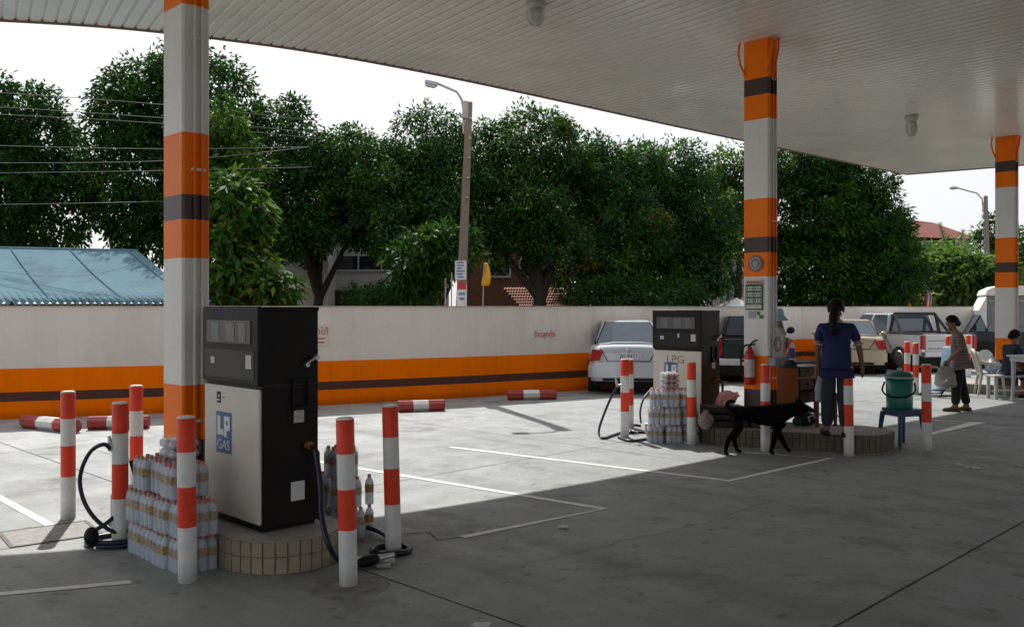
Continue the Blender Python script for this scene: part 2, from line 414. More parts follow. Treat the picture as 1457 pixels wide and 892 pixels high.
# columns
CA, CB = .24, .38     # across e1, along e2
BZ = [(.0, .745, BROWN), (.745, 1.2, ORANGE), (1.2, 2.26, WHITE), (2.26, 2.583, ORANGE), (2.583, 2.79, BROWN), (2.79, 3.307, ORANGE), (3.307, 4.37, WHITE), (4.37, 4.70, ORANGE), (4.70, 4.92, BROWN), (4.92, HC, ORANGE)]
CMATS = [WHITE, ORANGE, BROWN]
def column(loc, label):
    t = empty('canopy_column', loc, YAW, label, 'column', 'striped columns holding the canopy')
    mb = MB(); x, y, b = CA / 2, CB / 2, .018
    prof = [(-x + b, -y), (x - b, -y), (x, -y + b), (x, y - b), (x - b, y), (-x + b, y), (-x, y - b), (-x, -y + b)]
    for z0, z1, m in BZ:
        mi = CMATS.index(m)
        vs = [(p[0], p[1], z0) for p in prof] + [(p[0], p[1], z1) for p in prof]
        mb.add(vs, [(i, (i + 1) % 8, 8 + (i + 1) % 8, 8 + i) for i in range(8)], mi)
    mb.build('post', CMATS, t)
    for dx in (-.02, .045):
        g = MB()
        for z0, z1, m in BZ[:-1]:
            g.tube([(dx, -y - .014, z0), (dx, -y - .014, z1)], .014, 8, CMATS.index(m))
        g.tube([(dx, -y - .014, 4.92), (dx, -y - .014, 5.12), (dx, -y - .05, 5.3), (dx, -y - .06, HC + .01)], .014, 8, 1)
        for z in (.9, 2.0, 3.0, 4.1, 4.9): g.box((dx, -y - .012, z), (.06, .012, .025), 0)
        g.build('conduit', CMATS, t)
    for s in (-1, 1):
        g = MB(); g.tube([(-x - .004, s * (y - .03), 4.98), (-x - .03, s * (y + .03), 5.14), (-x - .03, s * (y + .06), 5.3), (-x - .01, s * (y + .05), HC)], .016, 8); g.build('bracket', ORANGE, t)
    return t
def at_scale(px, s): return Vector(((px - CX) / s, F / s, 0))
C1 = at_scale(265, 166.7); C2 = at_scale(1082, 105.0); C3 = at_scale(1432, 67.3)
column(C1, 'nearest orange, white and brown column, tall behind the near pump')
col2 = column(C2, 'striped column in the middle carrying a price board and fire extinguisher')
column(C3, 'farthest striped column by the white plastic chairs at right')

# ------------------------------------------------------------------ islands
TILE = None
def tile_mat():
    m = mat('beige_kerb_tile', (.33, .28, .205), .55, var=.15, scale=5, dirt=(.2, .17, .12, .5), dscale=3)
    n, l = m.node_tree.nodes, m.node_tree.links; b = n['Principled BSDF']
    return m
TILE = tile_mat(); ITOP = mat('island_screed', (.36, .35, .33), .8, var=.2, scale=4, bump=.2); GROUT = mat('dark_grout', (.17, .145, .105), .9)
TILED = mat('shaded_kerb_tile', (.15, .13, .095), .6, var=.2, scale=5, spec=.25); GROUTD = mat('shaded_grout', (.08, .068, .05), .9)  # darker copies of kerb tile and grout, second island's shade put into the colour
def island(c, L0, L1, hw, label, h=.22, yaw=YAW, tile=None, grout=None):
    """c centre, along local y from L0 to L1 (e2), half width hw; tiled edge"""
    t = empty('pump_island', c, yaw, label, 'island', 'raised pump islands')
    def outline(r, k=14):
        o = []
        for i in range(k + 1):
            a = math.pi + math.pi * i / k; o.append((r * math.cos(a), L0 + hw + r * math.sin(a)))
        for i in range(k + 1):
            a = math.pi * i / k; o.append((r * math.cos(a), L1 - hw + r * math.sin(a)))
        return o
    MB().prism(outline(hw - .012), 0, h - .004, 0).build('core', grout or GROUT, t)
    MB().prism(outline(hw - .03), h - .0035, h + .004, 0).build('top', ITOP, t)
    # tiles all round
    po = outline(hw); P = [Vector((a, b_, 0)) for a, b_ in po]; P.append(P[0])
    ln = [0]
    for i in range(1, len(P)): ln.append(ln[-1] + (P[i] - P[i - 1]).length)
    N = int(ln[-1] / .085); mb = MB()
    def at(s):
        i = max(1, min(len(ln) - 1, int(np.searchsorted(ln, s)))); return P[i - 1].lerp(P[i], (s - ln[i - 1]) / max(1e-9, ln[i] - ln[i - 1]))
    for i in range(N):
        a = at(ln[-1] * (i + .06) / N); b_ = at(ln[-1] * (i + .94) / N); d = (b_ - a).normalized(); nn = Vector((d.y, -d.x, 0))
        for z0, z1 in ((.004, .118), (.124, h)):
            th = .016
            vs = [a - nn * th, b_ - nn * th, b_, a, ]
            mb.add([v + Vector((0, 0, z0)) for v in vs] + [v + Vector((0, 0, z1)) for v in vs], [(0, 1, 2, 3), (7, 6, 5, 4), (0, 4, 5, 1), (1, 5, 6, 2), (2, 6, 7, 3), (3, 7, 4, 0)], 0)
    mb.build('edge_tiles', tile or TILE, t)
    return t
D1 = Vector((-1.93, 6.9, 0)); 
island(D1 + E1 * -.02, -.80, 2.1, .46, 'near raised island edged with beige tiles under the near pump')
D2 = Vector((2.54, 13.05, 0))
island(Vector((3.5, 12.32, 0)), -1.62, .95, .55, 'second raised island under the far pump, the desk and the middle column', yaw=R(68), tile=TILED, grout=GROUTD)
island(Vector((10.35, 19.6, 0)), -2.2, 1.0, .6, 'farthest raised island under the farthest column', .2, yaw=R(51))

# ------------------------------------------------------------------ dispensers
PANEL = mat('cream_pump_panel', (.66, .62, .56), .4, var=.04, dirt=(.4, .3, .18, .35), dscale=3)
DISPG = mat('display_window', (.085, .085, .085), .15, var=.2); DISPW = mat('display_digits_card', (.135, .135, .14), .4, var=.3, scale=9)
BLUE = mat('logo_blue', (.03, .13, .32), .4); LWHITE = mat('logo_white', (.75, .75, .75), .4)
RUST = mat('rust_brown', (.20, .09, .035), .8, var=.4)
def face_mx(x, y, z):   # text on the -x face: reads along -y ... its right hand runs to local -y
    return Matrix(((0, 0, -1, x), (-1, 0, 0, y), (0, 1, 0, z), (0, 0, 0, 1)))
def face_my(x, y, z):   # text on the -y face
    return Matrix(((1, 0, 0, x), (0, 0, -1, y), (0, 1, 0, z), (0, 0, 0, 1)))
def dispenser(loc, label, sc=1.0, first=True):
    t = empty('gas_pump', loc, YAW, label, 'gas pump', 'gas pumps on the islands')
    hx, hy, h = .234, .427, 1.63
    mb = MB(); mb.bb(-hx, hx, -hy, hy, .03, h - .012); mb.bb(-hx - .006, hx + .006, -hy - .006, hy + .006, h - .03, h)
    mb.build('cabinet', mat('rusty_brown_black', (.016, .009, .006), .5, var=.3, spec=.25, dirt=(.075, .032, .012, .7), dscale=3) if not first else BLACK, t, bevel=.006)
    MB().bb(-hx + .02, hx - .02, -hy + .02, hy - .02, 0, .04).build('plinth', BLACK, t)
    if not first: MB().bb(-hx + .015, hx - .015, -hy + .015, hy - .015, -.228, -.002).build('base', mat('grey_plinth', (.2, .19, .17), .8), t)
    # head bezel on front (-x)
    MB().bb(-hx - .035, -hx + .002, -hy - .004, hy + .004, 1.06, h + .004).build('head', BLACK, t, bevel=.012)
    MB().bb(-hx - .041, -hx - .033, -hy + .10, hy - .08, 1.36, 1.53).build('display', DISPG, t)
    for y0, w_ in ((.2, .12), (-.03, .13), (-.21, .1)): MB().bb(-hx - .0435, -hx - .041, y0 - w_ / 2, y0 + w_ / 2, 1.375, 1.515).build('digit_card', DISPW, t)
    WST = mat('white_sticker', (.6, .58, .56), .5, var=.3, scale=40)
    MB().bb(-hx - .0405, -hx - .038, .22, .28, 1.2, 1.25).build('sticker', WST, t); MB().bb(-hx - .0405, -hx - .038, -.34, -.26, 1.18, 1.28).build('sticker', WST, t)
    if not first: MB().bb(-hx - .0405, -hx - .038, -.06, -.03, 1.23, 1.29).build('sticker', WST, t)
    MB().bb(-hx - .038, -hx - .035, -hy + .05, hy - .05, 1.10, 1.31).build('keypad_panel', mat('black_gloss', (.008, .008, .009), .3, spec=.3), t)
    # lower door
    MB().bb(-hx - .022, -hx + .002, -hy + .002, hy - .004, .06, 1.035).build('door', PANEL, t, bevel=.012)
    # logo
    zc = .68 if first else .70; yc = .10
    if first:
        MB().bb(-hx - .027, -hx - .022, yc - .115, yc + .115, zc - .155, zc + .155).build('logo_plate', BLUE, t)
    else:
        MB().bb(-hx - .027, -hx - .022, yc - .115, yc + .115, zc - .155, zc + .155).build('logo_plate', BLUE, t)
    g = MB()
    g.bb(-hx - .0295, -hx - .027, yc - .005, yc + .09, zc - .02, zc + .025); g.bb(-hx - .0295, -hx - .027, yc + .045, yc + .09, zc + .0255, zc + .125)
    P = [(yc - .012, zc - .03), (yc - .012, zc + .125), (yc - .1, zc + .125), (yc - .1, zc + .02), (yc - .055, zc + .02), (yc - .055, zc - .03)]
    Pin = [(yc - .045, zc + .06), (yc - .045, zc + .092), (yc - .07, zc + .092), (yc - .07, zc + .06)]
    g.prism([(y, z) for y, z in P], -hx - .0295, -hx - .027, 0, 'x')
    g.prism([(y, z) for y, z in Pin], -hx - .0305, -hx - .0296, 1, 'x')
    g.text('GAS', .105, face_mx(-hx - .0285, yc - .002, zc - .095), 0, .0015)
    g.build('logo_lettering', [LWHITE, BLUE], t)
    # marks above the logo
    g = MB()
    if first:
        g.bb(-hx - .0245, -hx - .022, .15, .21, .90, .985, 0); g.bb(-hx - .026, -hx - .0245, .165, .20, .915, .93, 2); g.bb(-hx - .026, -hx - .0245, .165, .185, .945, .965, 2)
        g.lathe([(0, 0), (.012, 0), (.012, .004), (0, .004)], (-hx - .024, .10, .945), 10, 0)
    else:
        g.text('LPG', .17, face_mx(-hx - .0235, .02, .90), 1, .001, 1.1)
    g.build('door_marking', [BLACK, mat('faded_brown_ink', (.28, .22, .15), .7, var=.4, scale=20), PANEL], t)
    # side (-y) details
    g = MB(); x0, x1, z0, z1, y = .02, .13, .90, 1.09, -hy
    g.bb(x0 - .015, x0, y - .02, y, z0, z1); g.bb(x1, x1 + .015, y - .02, y, z0, z1); g.bb(x0 - .015, x1 + .015, y - .02, y, z1, z1 + .015); g.bb(x0 - .015, x1 + .015, y - .035, y, z0 - .03, z0)
    g.build('nozzle_holder', BLACK, t, bevel=.003)
    SEAM = mat('panel_seam_dust', (.05, .045, .04), .8)
    MB().bb(-hx + .01, hx - .01, -hy - .0015, -hy, 1.055, 1.061).build('panel_seam', SEAM, t)
    MB().bb(.025, .11, -hy - .003, -hy, .775, .865).build('notice', MATS['white_sticker'], t)
    MB().bb(.0, .115, -hy - .003, -hy, .20, .34).build('data_plate', LWHITE, t) if first else None
    g = MB(); g.tube([(.12, -hy - .03, 1.21), (.16, -hy - .05, 1.24), (.2, -hy - .04, 1.27)], .012, 6); g.tube([(.12, -hy, 1.2), (.12, -hy - .04, 1.2)], .018, 8)
    g.tube([(.2, -hy, 1.25), (.2, -hy - .045, 1.25)], .02, 8)
    g.build('valve', CHROME, t)
    g = MB(); g.tube([(.14, -hy, .60), (.14, -hy - .05, .60)], .03, 10); g.build('hose_outlet', mat('brass_orange', (.35, .12, .03), .4), t)
    g = MB(); g.tube([(.14, -hy - .05, .60), (.17, -hy - .09, .55), (.18, -hy - .08, .3), (.19, -hy - .10, .05)], .018, 8)
    g.build('outlet_hose', RUBBER, t)
    t.scale = (sc, sc, sc); return t
dispenser(Vector((D1.x, D1.y, .222)), 'near black gas pump with cream door and blue logo plate', 1.0, True)
dispenser(Vector((D2.x, D2.y, .222)), 'far gas pump with rust brown side and faded lettering on door', .97, False)

# ------------------------------------------------------------------ bollards
def bollard():
    h = 1.115; r = .061; t = empty('bollard', (0, 0, 0), 0, 'x', 'bollard', 'red and white posts guarding the islands')
    MB().lathe([(r, 0), (r, .37), (r, .64), (r, .875), (r, h - .012), (r - .012, h)], seg=20, mis=[0, 1, 0, 1, 0]).build('post', [WHITEP, REDP], t)
    return t
B0 = bollard()
BL = [(97, 737, 1, 'leftmost red and white post, standing in sunlight', 0, 0), (171, 776, 1, 'red and white post with a black hose looped behind it', 0, 0),
      (194, 716, 1, 'red and white post rising behind the stacked bottle packs', 0, 0), (267, 826, 1, 'red and white post in front of the near bottle stack', -.01, 0),
      (496, 831, 1, 'red and white post just right of the near black pump', -.022, 0), (560, 786, 1, 'red and white post with the black hose coiled at its foot', -.025, 0),
      (889, 622, 1, 'red and white post in front of the silver sedan', 0, 0), (896, 608, .94, 'short post close behind the post before the silver sedan', 0, 0),
      (984, 632, 1, 'red and white post in front of the far bottle stack', 0, 0), (1089, 641, 1, 'red and white post at the desk, behind the black dog', 0, 0),
      (1208, 648, 1, 'red and white post in front of the man in blue', -.015, 0), (1319, 641, 1, 'red and white post right of the green water cooler', -.01, 0),
      (1291, 560, 1, 'left one of two far posts above the green cooler', 0, 0), (1303, 561, .98, 'right one of two far posts above the green cooler', 0, 0),
      (1349, 540, 1, 'far red and white post left of the striped-shirt woman', 0, 0), (1378, 537, 1, 'far red and white post right of the striped-shirt woman', 0, 0)]
for i, (x, y, s, lb, lx, ly) in enumerate(BL):
    o = B0 if i == 0 else dup(B0, (0, 0, 0)); o.location = G(x, y); o['label'] = lb; o.scale = (1, 1, s)
    o.rotation_euler = (0, lx, random.random() * 6 if not lx else 0)

# wheel stops: octagonal bars
def stop_bar():
    t = empty('wheel_stop', (0, 0, 0), 0, 'x', 'wheel stop', 'red and white parking stops along the wall')
    mb = MB(); r = .105
    oc = [(r * math.cos(R(22.5 + 45 * k)), r * math.sin(R(22.5 + 45 * k)) + r * .924) for k in range(8)]
    L = .66
    for a, b, m in ((-L, -L * .36, 0), (-L * .36, L * .3, 1), (L * .3, L, 0)):
        n = 8; vs = [(a, p[0], p[1]) for p in oc] + [(b, p[0], p[1]) for p in oc]
        mb.add(vs, [(i, (i + 1) % n, n + (i + 1) % n, n + i) for i in range(n)], m)
        if a == -L: mb.add(vs[:8], [tuple(range(8))], 0)
        if b == L: mb.add(vs[8:], [tuple(range(8))], 0)
    mb.build('bar', [mat('faded_red_paint', (.34, .04, .035), .6, var=.2, dirt=(.3, .2, .18, .5), dscale=8), MATS['white_post_paint']], t)
    return t
S0 = stop_bar()
for i, (x0, y0, x1, y1, lb) in enumerate([(36, 608, 108, 616, 'leftmost red and white parking stop, behind the leftmost post'), (126, 611, 212, 609, 'red and white parking stop left of the nearest column'),
                              (566, 586, 632, 584, 'red and white parking stop beside the post with the coiled hose'), (722, 569, 791, 568, 'red and white parking stop lying below the red wall lettering')]):
    a, b = G(x0, y0), G(x1, y1); o = S0 if i == 0 else dup(S0, (0, 0, 0)); o['label'] = lb
    o.location = (a + b) / 2; d = b - a; o.rotation_euler.z = math.atan2(d.y, d.x); o.scale = (d.length / 1.32, 1, 1)

# ------------------------------------------------------------------ boundary wall
wt = empty('boundary_wall', (0, 0, 0), 0, 'long cream boundary wall with orange band and brown stripe', 'wall')
WWALL = mat('wall_cream_render', (.775, .75, .705), .8, var=.05, spec=.2, scale=.7, bump=.15, bscale=30, dirt=(.60, .56, .50, .5), dscale=.6)
WORG = mat('wall_orange_render', (1.0, .205, .0), .85, var=.06, scale=1.2, spec=.1, bump=.1, bscale=30, dirt=(.75, .15, .005, .4), dscale=1.1)
streaks(WWALL, .09); streaks(WORG, .14)
WBRN = mat('wall_brown_render', (.085, .03, .02), .75, var=.15)
WCAP = mat('wall_cap', (.5, .46, .42), .8, var=.15)
zs = [(0, .29, WORG), (.29, .445, WBRN), (.445, .835, WORG), (.835, 1.85, WWALL)]
mb = MB()
nW = []
for i, p in enumerate(WALL):
    a = WALL[max(i - 1, 0)]; b = WALL[min(i + 1, len(WALL) - 1)]; d = (b - a).normalized(); nW.append(Vector((-d.y, d.x, 0)))
wm = [WORG, WBRN, WWALL, WCAP]
for z0, z1, m in zs:
    mi = wm.index(m)
    for i in range(len(WALL) - 1):
        for off in (0, .18):
            a = WALL[i] + nW[i] * off; b = WALL[i + 1] + nW[i + 1] * off
            mb.add([a + Vector((0, 0, z0)), b + Vector((0, 0, z0)), b + Vector((0, 0, z1)), a + Vector((0, 0, z1))], [(0, 1, 2, 3)], mi)
mb.build('wall_face', wm, wt)
mb = MB()
for i in range(len(WALL) - 1):
    q = []
    for j in (i, i + 1):
        for off in (-.012, .192):
            for z in (1.8505, 1.872): q.append(WALL[j] + nW[j] * off + Vector((0, 0, z)))
    mb.add(q, [(0, 4, 5, 1), (2, 3, 7, 6), (1, 5, 7, 3), (0, 2, 6, 4)], 0)
mb.build('coping', WCAP, wt)
def wall_frame(px, py):
    """matrix facing the camera side of the wall at pixel px,py"""
    for i in range(len(WALL) - 1):
        a, b = WALL[i], WALL[i + 1]
        k = (px - CX) / F; den = (b.x - a.x) - k * (b.y - a.y)
        t = (k * a.y - a.x) / den
        if 0 <= t <= 1:
            p = a.lerp(b, t); d = (b - a).normalized(); z = EYE - (py - HY) / F * p.y
            nn = Vector((d.y, -d.x, 0)); p = p + nn * .006; p.z = z
            return Matrix(((d.x, 0, nn.x, p.x), (d.y, 0, nn.y, p.y), (0, 1, 0, p.z), (0, 0, 0, 1)))
REDINK = mat('red_lettering', (.55, .05, .04), .6)
MB().text('ร้านลูกทุ่ง', .18, wall_frame(775, 476), 0, .002, .80).build('painted_lettering', REDINK, wt)
M = wall_frame(459, 477); sg = MB()
sg.add([M @ Vector(v) for v in ((-.24, -.2, 0), (.1, -.2, 0), (.1, .2, 0), (-.24, .2, 0), (-.24, -.2, .012), (.1, -.2, .012), (.1, .2, .012), (-.24, .2, .012))], [(0, 1, 2, 3), (4, 5, 6, 7), (0, 1, 5, 4), (1, 2, 6, 5), (2, 3, 7, 6), (3, 0, 4, 7)], 0)
sg.text('ปิดได้', .17, M @ Matrix.Translation((-.07, .07, .014)), 1, .002)
for k, w_ in ((-.06, .22), (-.13, .2)): 
    sg.add([M @ Vector(v) for v in ((-.07 - w_ / 2, k - .012, .0145), (-.07 + w_ / 2, k - .012, .0145), (-.07 + w_ / 2, k + .012, .0145), (-.07 - w_ / 2, k + .012, .0145))], [(0, 1, 2, 3)], 1)
tag(sg.build('wall_notice', [mat('notice_white', (.7, .68, .64), .6), REDINK]), 'small white notice with red lettering fixed on the wall behind the near pump', 'notice')


# ------------------------------------------------------------------ buildings behind the wall
BLUER = mat('pale_blue_roof_sheet', (.105, .195, .245), .85, spec=.08, var=.07, scale=1.2, dirt=(.03, .06, .075, .6), dscale=.9)
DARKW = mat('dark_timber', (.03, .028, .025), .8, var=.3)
sh = empty('lean_to_shed', W(0, 437, 18), 0, 'low shed with pale blue corrugated roof behind the wall at left', 'shed')
MWI = lambda o: Matrix.Translation(-o.location)
def local(o, p): return Vector(p) - o.location
A, B = W(-190, 349, 20.6), W(196, 357, 21.4); Cc, Dd = W(-190, 432, 16.6), W(300, 431, 18.2)
mb = MB(); N = 90
for i in range(N + 1):
    for k in range(9):
        t = i / N; u = k / 8
        p = A.lerp(B, t).lerp(Cc.lerp(Dd, t), u); p.z += (.05 * u ** 12) * math.cos(i * math.pi) ; p.z -= .10 * math.sin(math.pi * u) * .6
        mb.v.append(tuple(local(sh, p)))
for i in range(N):
    for k in range(8):
        mb.f.append([i * 9 + k, i * 9 + k + 1, (i + 1) * 9 + k + 1, (i + 1) * 9 + k]); mb.m.append(0); mb.sm.append(False)
mb.build('roof', BLUER, sh)
g = MB()
for t in (.08, .3, .52, .74, .96):
    a = A.lerp(B, t) + Vector((0, 0, .06)); b = Cc.lerp(Dd, t) + Vector((0, 0, .06)); m_ = a.lerp(b, .5) - Vector((0, 0, .055))
    g.tube([local(sh, a - Vector((0, 0, .05))), local(sh, m_ - Vector((0, 0, .05))), local(sh, b - Vector((0, 0, .05)))], .012, 5)
g.build('roof_seam', mat('seam_grey', (.085, .165, .21), .7, spec=.1), sh)
g = MB(); g.tube([local(sh, A + Vector((0, 0, .0))), local(sh, B + Vector((0, 0, .0)))], .035, 8); g.build('ridge_cap', BLUER, sh)
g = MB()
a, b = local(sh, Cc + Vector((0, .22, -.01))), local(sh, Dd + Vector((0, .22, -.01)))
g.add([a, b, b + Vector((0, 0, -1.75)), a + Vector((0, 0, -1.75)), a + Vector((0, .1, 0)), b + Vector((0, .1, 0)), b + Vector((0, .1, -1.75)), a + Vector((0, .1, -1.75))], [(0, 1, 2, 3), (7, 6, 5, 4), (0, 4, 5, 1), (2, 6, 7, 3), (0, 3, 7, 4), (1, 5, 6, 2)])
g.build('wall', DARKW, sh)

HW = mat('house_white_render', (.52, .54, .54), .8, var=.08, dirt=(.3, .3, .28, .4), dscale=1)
TER = mat('terracotta_tile', (.33, .13, .075), .8, var=.25, scale=18)
def house(name, label, px0, px1, Y, ztop, depth, m, roofm, wins, rz=0, cat='house', over=.4, rh=1.6, sill=True):
    a, b = W(px0, 437, Y), W(px1, 437, Y); w = b.x - a.x
    t = empty(name, ((a.x + b.x) / 2, Y, 0), rz, label, cat)
    MB().bb(-w / 2, w / 2, 0, depth, 0, ztop).build('wall', m, t)
    g = MB(); n = 14
    e = over
    pts = [(-w / 2 - e, -e, ztop), (w / 2 + e, -e, ztop), (w / 2 + e, depth + e, ztop), (-w / 2 - e, depth + e, ztop)]
    r0, r1 = (-w / 2 + depth * .45, depth / 2, ztop + rh), (w / 2 - depth * .45, depth / 2, ztop + rh)
    if r0[0] > r1[0]: r0 = r1 = (0, depth / 2, ztop + rh)
    g.add(pts + [r0, r1], [(0, 1, 5, 4), (1, 2, 5), (2, 3, 4, 5), (3, 0, 4), (3, 2, 1, 0)])
    rf = g.build('roof', roofm, t)
    for (x0, x1, z0, z1) in wins:
        f = MB(); f.bb(x0, x1, -.05, .0, z0, z0 + .06); f.bb(x0, x1, -.05, .0, z1 - .06, z1); f.bb(x0, x0 + .06, -.05, 0, z0 + .06, z1 - .06); f.bb(x1 - .06, x1, -.05, 0, z0 + .06, z1 - .06)
        k = max(1, int((x1 - x0) / .75))
        for j in range(1, k): xx = x0 + (x1 - x0) * j / k; f.bb(xx - .025, xx + .025, -.05, 0, z0 + .06, z1 - .06)
        fo = f.build('window', HW, t)
        MB().bb(x0 + .06, x1 - .06, -.02, -.003, z0 + .06, z1 - .06).build('pane', GLASSD, fo)
    return t, w
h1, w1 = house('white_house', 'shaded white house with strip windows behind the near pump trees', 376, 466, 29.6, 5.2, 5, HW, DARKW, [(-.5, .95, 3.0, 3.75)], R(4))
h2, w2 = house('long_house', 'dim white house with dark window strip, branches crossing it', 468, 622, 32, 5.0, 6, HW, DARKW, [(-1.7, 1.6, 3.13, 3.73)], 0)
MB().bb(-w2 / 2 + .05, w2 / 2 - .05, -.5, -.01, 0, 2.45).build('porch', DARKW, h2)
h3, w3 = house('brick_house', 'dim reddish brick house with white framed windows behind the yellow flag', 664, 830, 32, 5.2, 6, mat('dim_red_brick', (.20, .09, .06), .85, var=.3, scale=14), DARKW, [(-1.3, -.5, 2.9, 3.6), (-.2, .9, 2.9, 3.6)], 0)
# sunlit low tiled roof
t = empty('tiled_lean_to', W(770, 437, 27.5), 0, 'low sunlit brown tiled roof just above the wall behind tree trunks', 'roof shed')
g = MB(); n = 26; rows = 7
for i in range(n):
    for k in range(rows):
        for q in range(3):
            pass
x0, x1 = -1.15, 1.2
for k in range(rows):
    y0 = 1.6 * (1 - k / rows); y1 = 1.6 * (1 - (k + 1) / rows); z0 = .62 * (1 - k / rows); z1 = .62 * (1 - (k + 1) / rows) + .035
    sl = .55 * (k / rows)
    for i in range(n):
        a = x0 + sl + (x1 - x0 - sl) * i / n; b = x0 + sl + (x1 - x0 - sl) * (i + 1) / n; m_ = (a + b) / 2
        g.add([(a, y0, z0), (m_, y0, z0 + .03), (b, y0, z0), (a, y1 - .03, z1), (m_, y1 - .03, z1 + .035), (b, y1 - .03, z1)], [(0, 1, 4, 3), (1, 2, 5, 4)], 0)
g.build('roof', TER, t); 
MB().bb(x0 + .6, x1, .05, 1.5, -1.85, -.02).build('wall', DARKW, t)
# grey corrugated gable beside the middle column, white tent roof
t = empty('grey_shed', W(1052, 437, 33), R(20), 'grey corrugated roof left of the middle column, above a white tent', 'shed')
g = MB()
for i in range(30):
    a, b = -1.4 + i * .1, -1.4 + i * .1 + .1
    g.add([(a, 0, -.1), ((a + b) / 2, 0, -.05), (b, 0, -.1), (a + .9, 2.2, 1.9), ((a + b) / 2 + .9, 2.2, 1.95), (b + .9, 2.2, 1.9)], [(0, 1, 4, 3), (1, 2, 5, 4)])
g.build('roof', mat('grey_roof_sheet', (.34, .33, .31), .6, var=.1), t); MB().bb(-1.2, 1.4, .1, 2.2, -1.85, -.12).build('wall', HW, t)
t = empty('white_tent', W(1046, 437, 30), 0, 'white peaked tent top just above the wall left of the middle column', 'tent')
g = MB(); g.add([(-.6, -.6, -.05), (.6, -.6, -.05), (.6, .6, -.05), (-.6, .6, -.05), (.05, 0, .32)], [(0, 1, 4), (1, 2, 4), (2, 3, 4), (3, 0, 4), (3, 2, 1, 0)])
g.build('tent_roof', mat('tent_white', (.8, .8, .8), .7, var=.03), t)
g = MB(); [g.tube([(x, y, -1.85), (x, y, -.05)], .02, 6) for x in (-.57, .57) for y in (-.57, .57)]; g.build('tent_frame', STEEL, t)
# far building with the red roof
Yf = 95; p0 = W(1338, 437, Yf)
t = empty('red_roofed_building', (p0.x, Yf, 0), 0, 'far cream building with hipped red tiled roof beyond the trees', 'building')
s = Yf / F
REDR = mat('red_tile_roof', (.17, .042, .03), .8, var=.15, scale=3)
def q(px, py): return ((px - CX) * s - p0.x, EYE + (HY - py) * s)
P = [q(1222, 335), q(1262, 300), q(1356, 311), q(1390, 342)]
g = MB(); d = 9
g.add([(P[0][0], -1, P[0][1]), (P[3][0], -1, P[3][1]), (P[2][0], d / 2, P[2][1]), (P[1][0], d / 2, P[1][1]), (P[0][0], d + 1, P[0][1]), (P[3][0], d + 1, P[3][1])], [(0, 1, 2, 3), (1, 5, 2), (5, 4, 3, 2), (4, 0, 3), (0, 4, 5, 1)])
g.build('roof', REDR, t)
MB().bb(P[0][0] + 1, P[3][0] - .8, 0, d, 0, P[3][1]).build('wall', mat('far_cream_wall', (.5, .42, .34), .8), t)
c = q(1269, 305); MB().bb(c[0] - .7, c[0] + .7, d / 2 - .6, d / 2 + .8, P[0][1] + 1, q(0, 279)[1]).build('tower', mat('ochre_render', (.45, .22, .11), .8), t, bevel=.05)
for k in range(4):
    x = P[3][0] - 1.6 - k * 2.2; MB().bb(x - .5, x + .5, -.05, -.003, P[3][1] - 2.6, P[3][1] - .9).build('window', GLASSD, t)

# ------------------------------------------------------------------ trees
LD = leafmat('leaf_deep_green', (.016, .050, .012)); LM = leafmat('leaf_mid_green', (.028, .085, .016)); LL = leafmat('leaf_fresh_green', (.075, .145, .025), .4)
LB = leafmat('leaf_bluish_green', (.034, .090, .040), .25, .32); LY = leafmat('leaf_yellow_green', (.12, .155, .025), .4); LO = leafmat('leaf_rusty_old', (.13, .06, .02), .3)
LP = leafmat('leaf_sunlit_pale', (.11, .18, .06), .4)  # paler leaf copy, paints sunlit clumps and bright glints into the crowns
BARK = mat('dark_bark', (.026, .021, .016), .9, var=.3, scale=8, bump=.6, bscale=14)
rng = np.random.default_rng(11)
def leaves(name, parent, C, Nn, per, rad, L, Wd, mats, wts, droop=.5, spread=.9):
    n = len(C) * per
    c = np.repeat(C, per, 0); nn = np.repeat(Nn, per, 0)
    rr = np.repeat(rng.uniform(.6, 1.35, len(C)), per)[:, None]
    off = rng.normal(0, 1, (n, 3)); off /= np.linalg.norm(off, axis=1)[:, None]; off *= (rng.uniform(0, 1, (n, 1)) ** .45) * rad * rr
    off[:, 2] *= .8
    p = c + off
    d = off / (np.linalg.norm(off, axis=1)[:, None] + 1e-6) * .7 + nn * .4 + rng.normal(0, 1, (n, 3)) * spread * .6; d[:, 2] -= droop
    d /= np.linalg.norm(d, axis=1)[:, None]
    s_ = np.cross(d, rng.normal(0, 1, (n, 3)) * .6 + np.array([0, 0, 1.0])); s_ /= np.linalg.norm(s_, axis=1)[:, None] + 1e-9
    Ls = L * rng.uniform(.65, 1.3, (n, 1)); Ws = Wd * rng.uniform(.7, 1.25, (n, 1))
    up = np.cross(s_, d)
    v = np.empty((n, 4, 3)); v[:, 0] = p; v[:, 1] = p + d * Ls * .45 + s_ * Ws; v[:, 2] = p + d * Ls - up * Ls * .12; v[:, 3] = p + d * Ls * .45 - s_ * Ws
    v = v.reshape(-1, 3) - np.array(parent.location)
    me = bpy.data.meshes.new(name); me.vertices.add(4 * n); me.vertices.foreach_set('co', v.astype(np.float32).ravel())
    me.loops.add(4 * n); me.loops.foreach_set('vertex_index', np.arange(4 * n, dtype=np.int32))
    me.polygons.add(n); me.polygons.foreach_set('loop_start', np.arange(0, 4 * n, 4, dtype=np.int32))
    for m in mats: me.materials.append(m)
    # whole clumps lean to one leaf colour, with strays
    k = rng.choice(len(mats), len(C), p=wts); mi = np.repeat(k, per); st = rng.random(n) < .22; mi[st] = rng.choice(len(mats), st.sum(), p=wts)
    me.polygons.foreach_set('material_index', mi.astype(np.int32)); me.update(calc_edges=True); me.validate()
    o = bpy.data.objects.new(name, me); COL.objects.link(o); o.parent = parent; return o
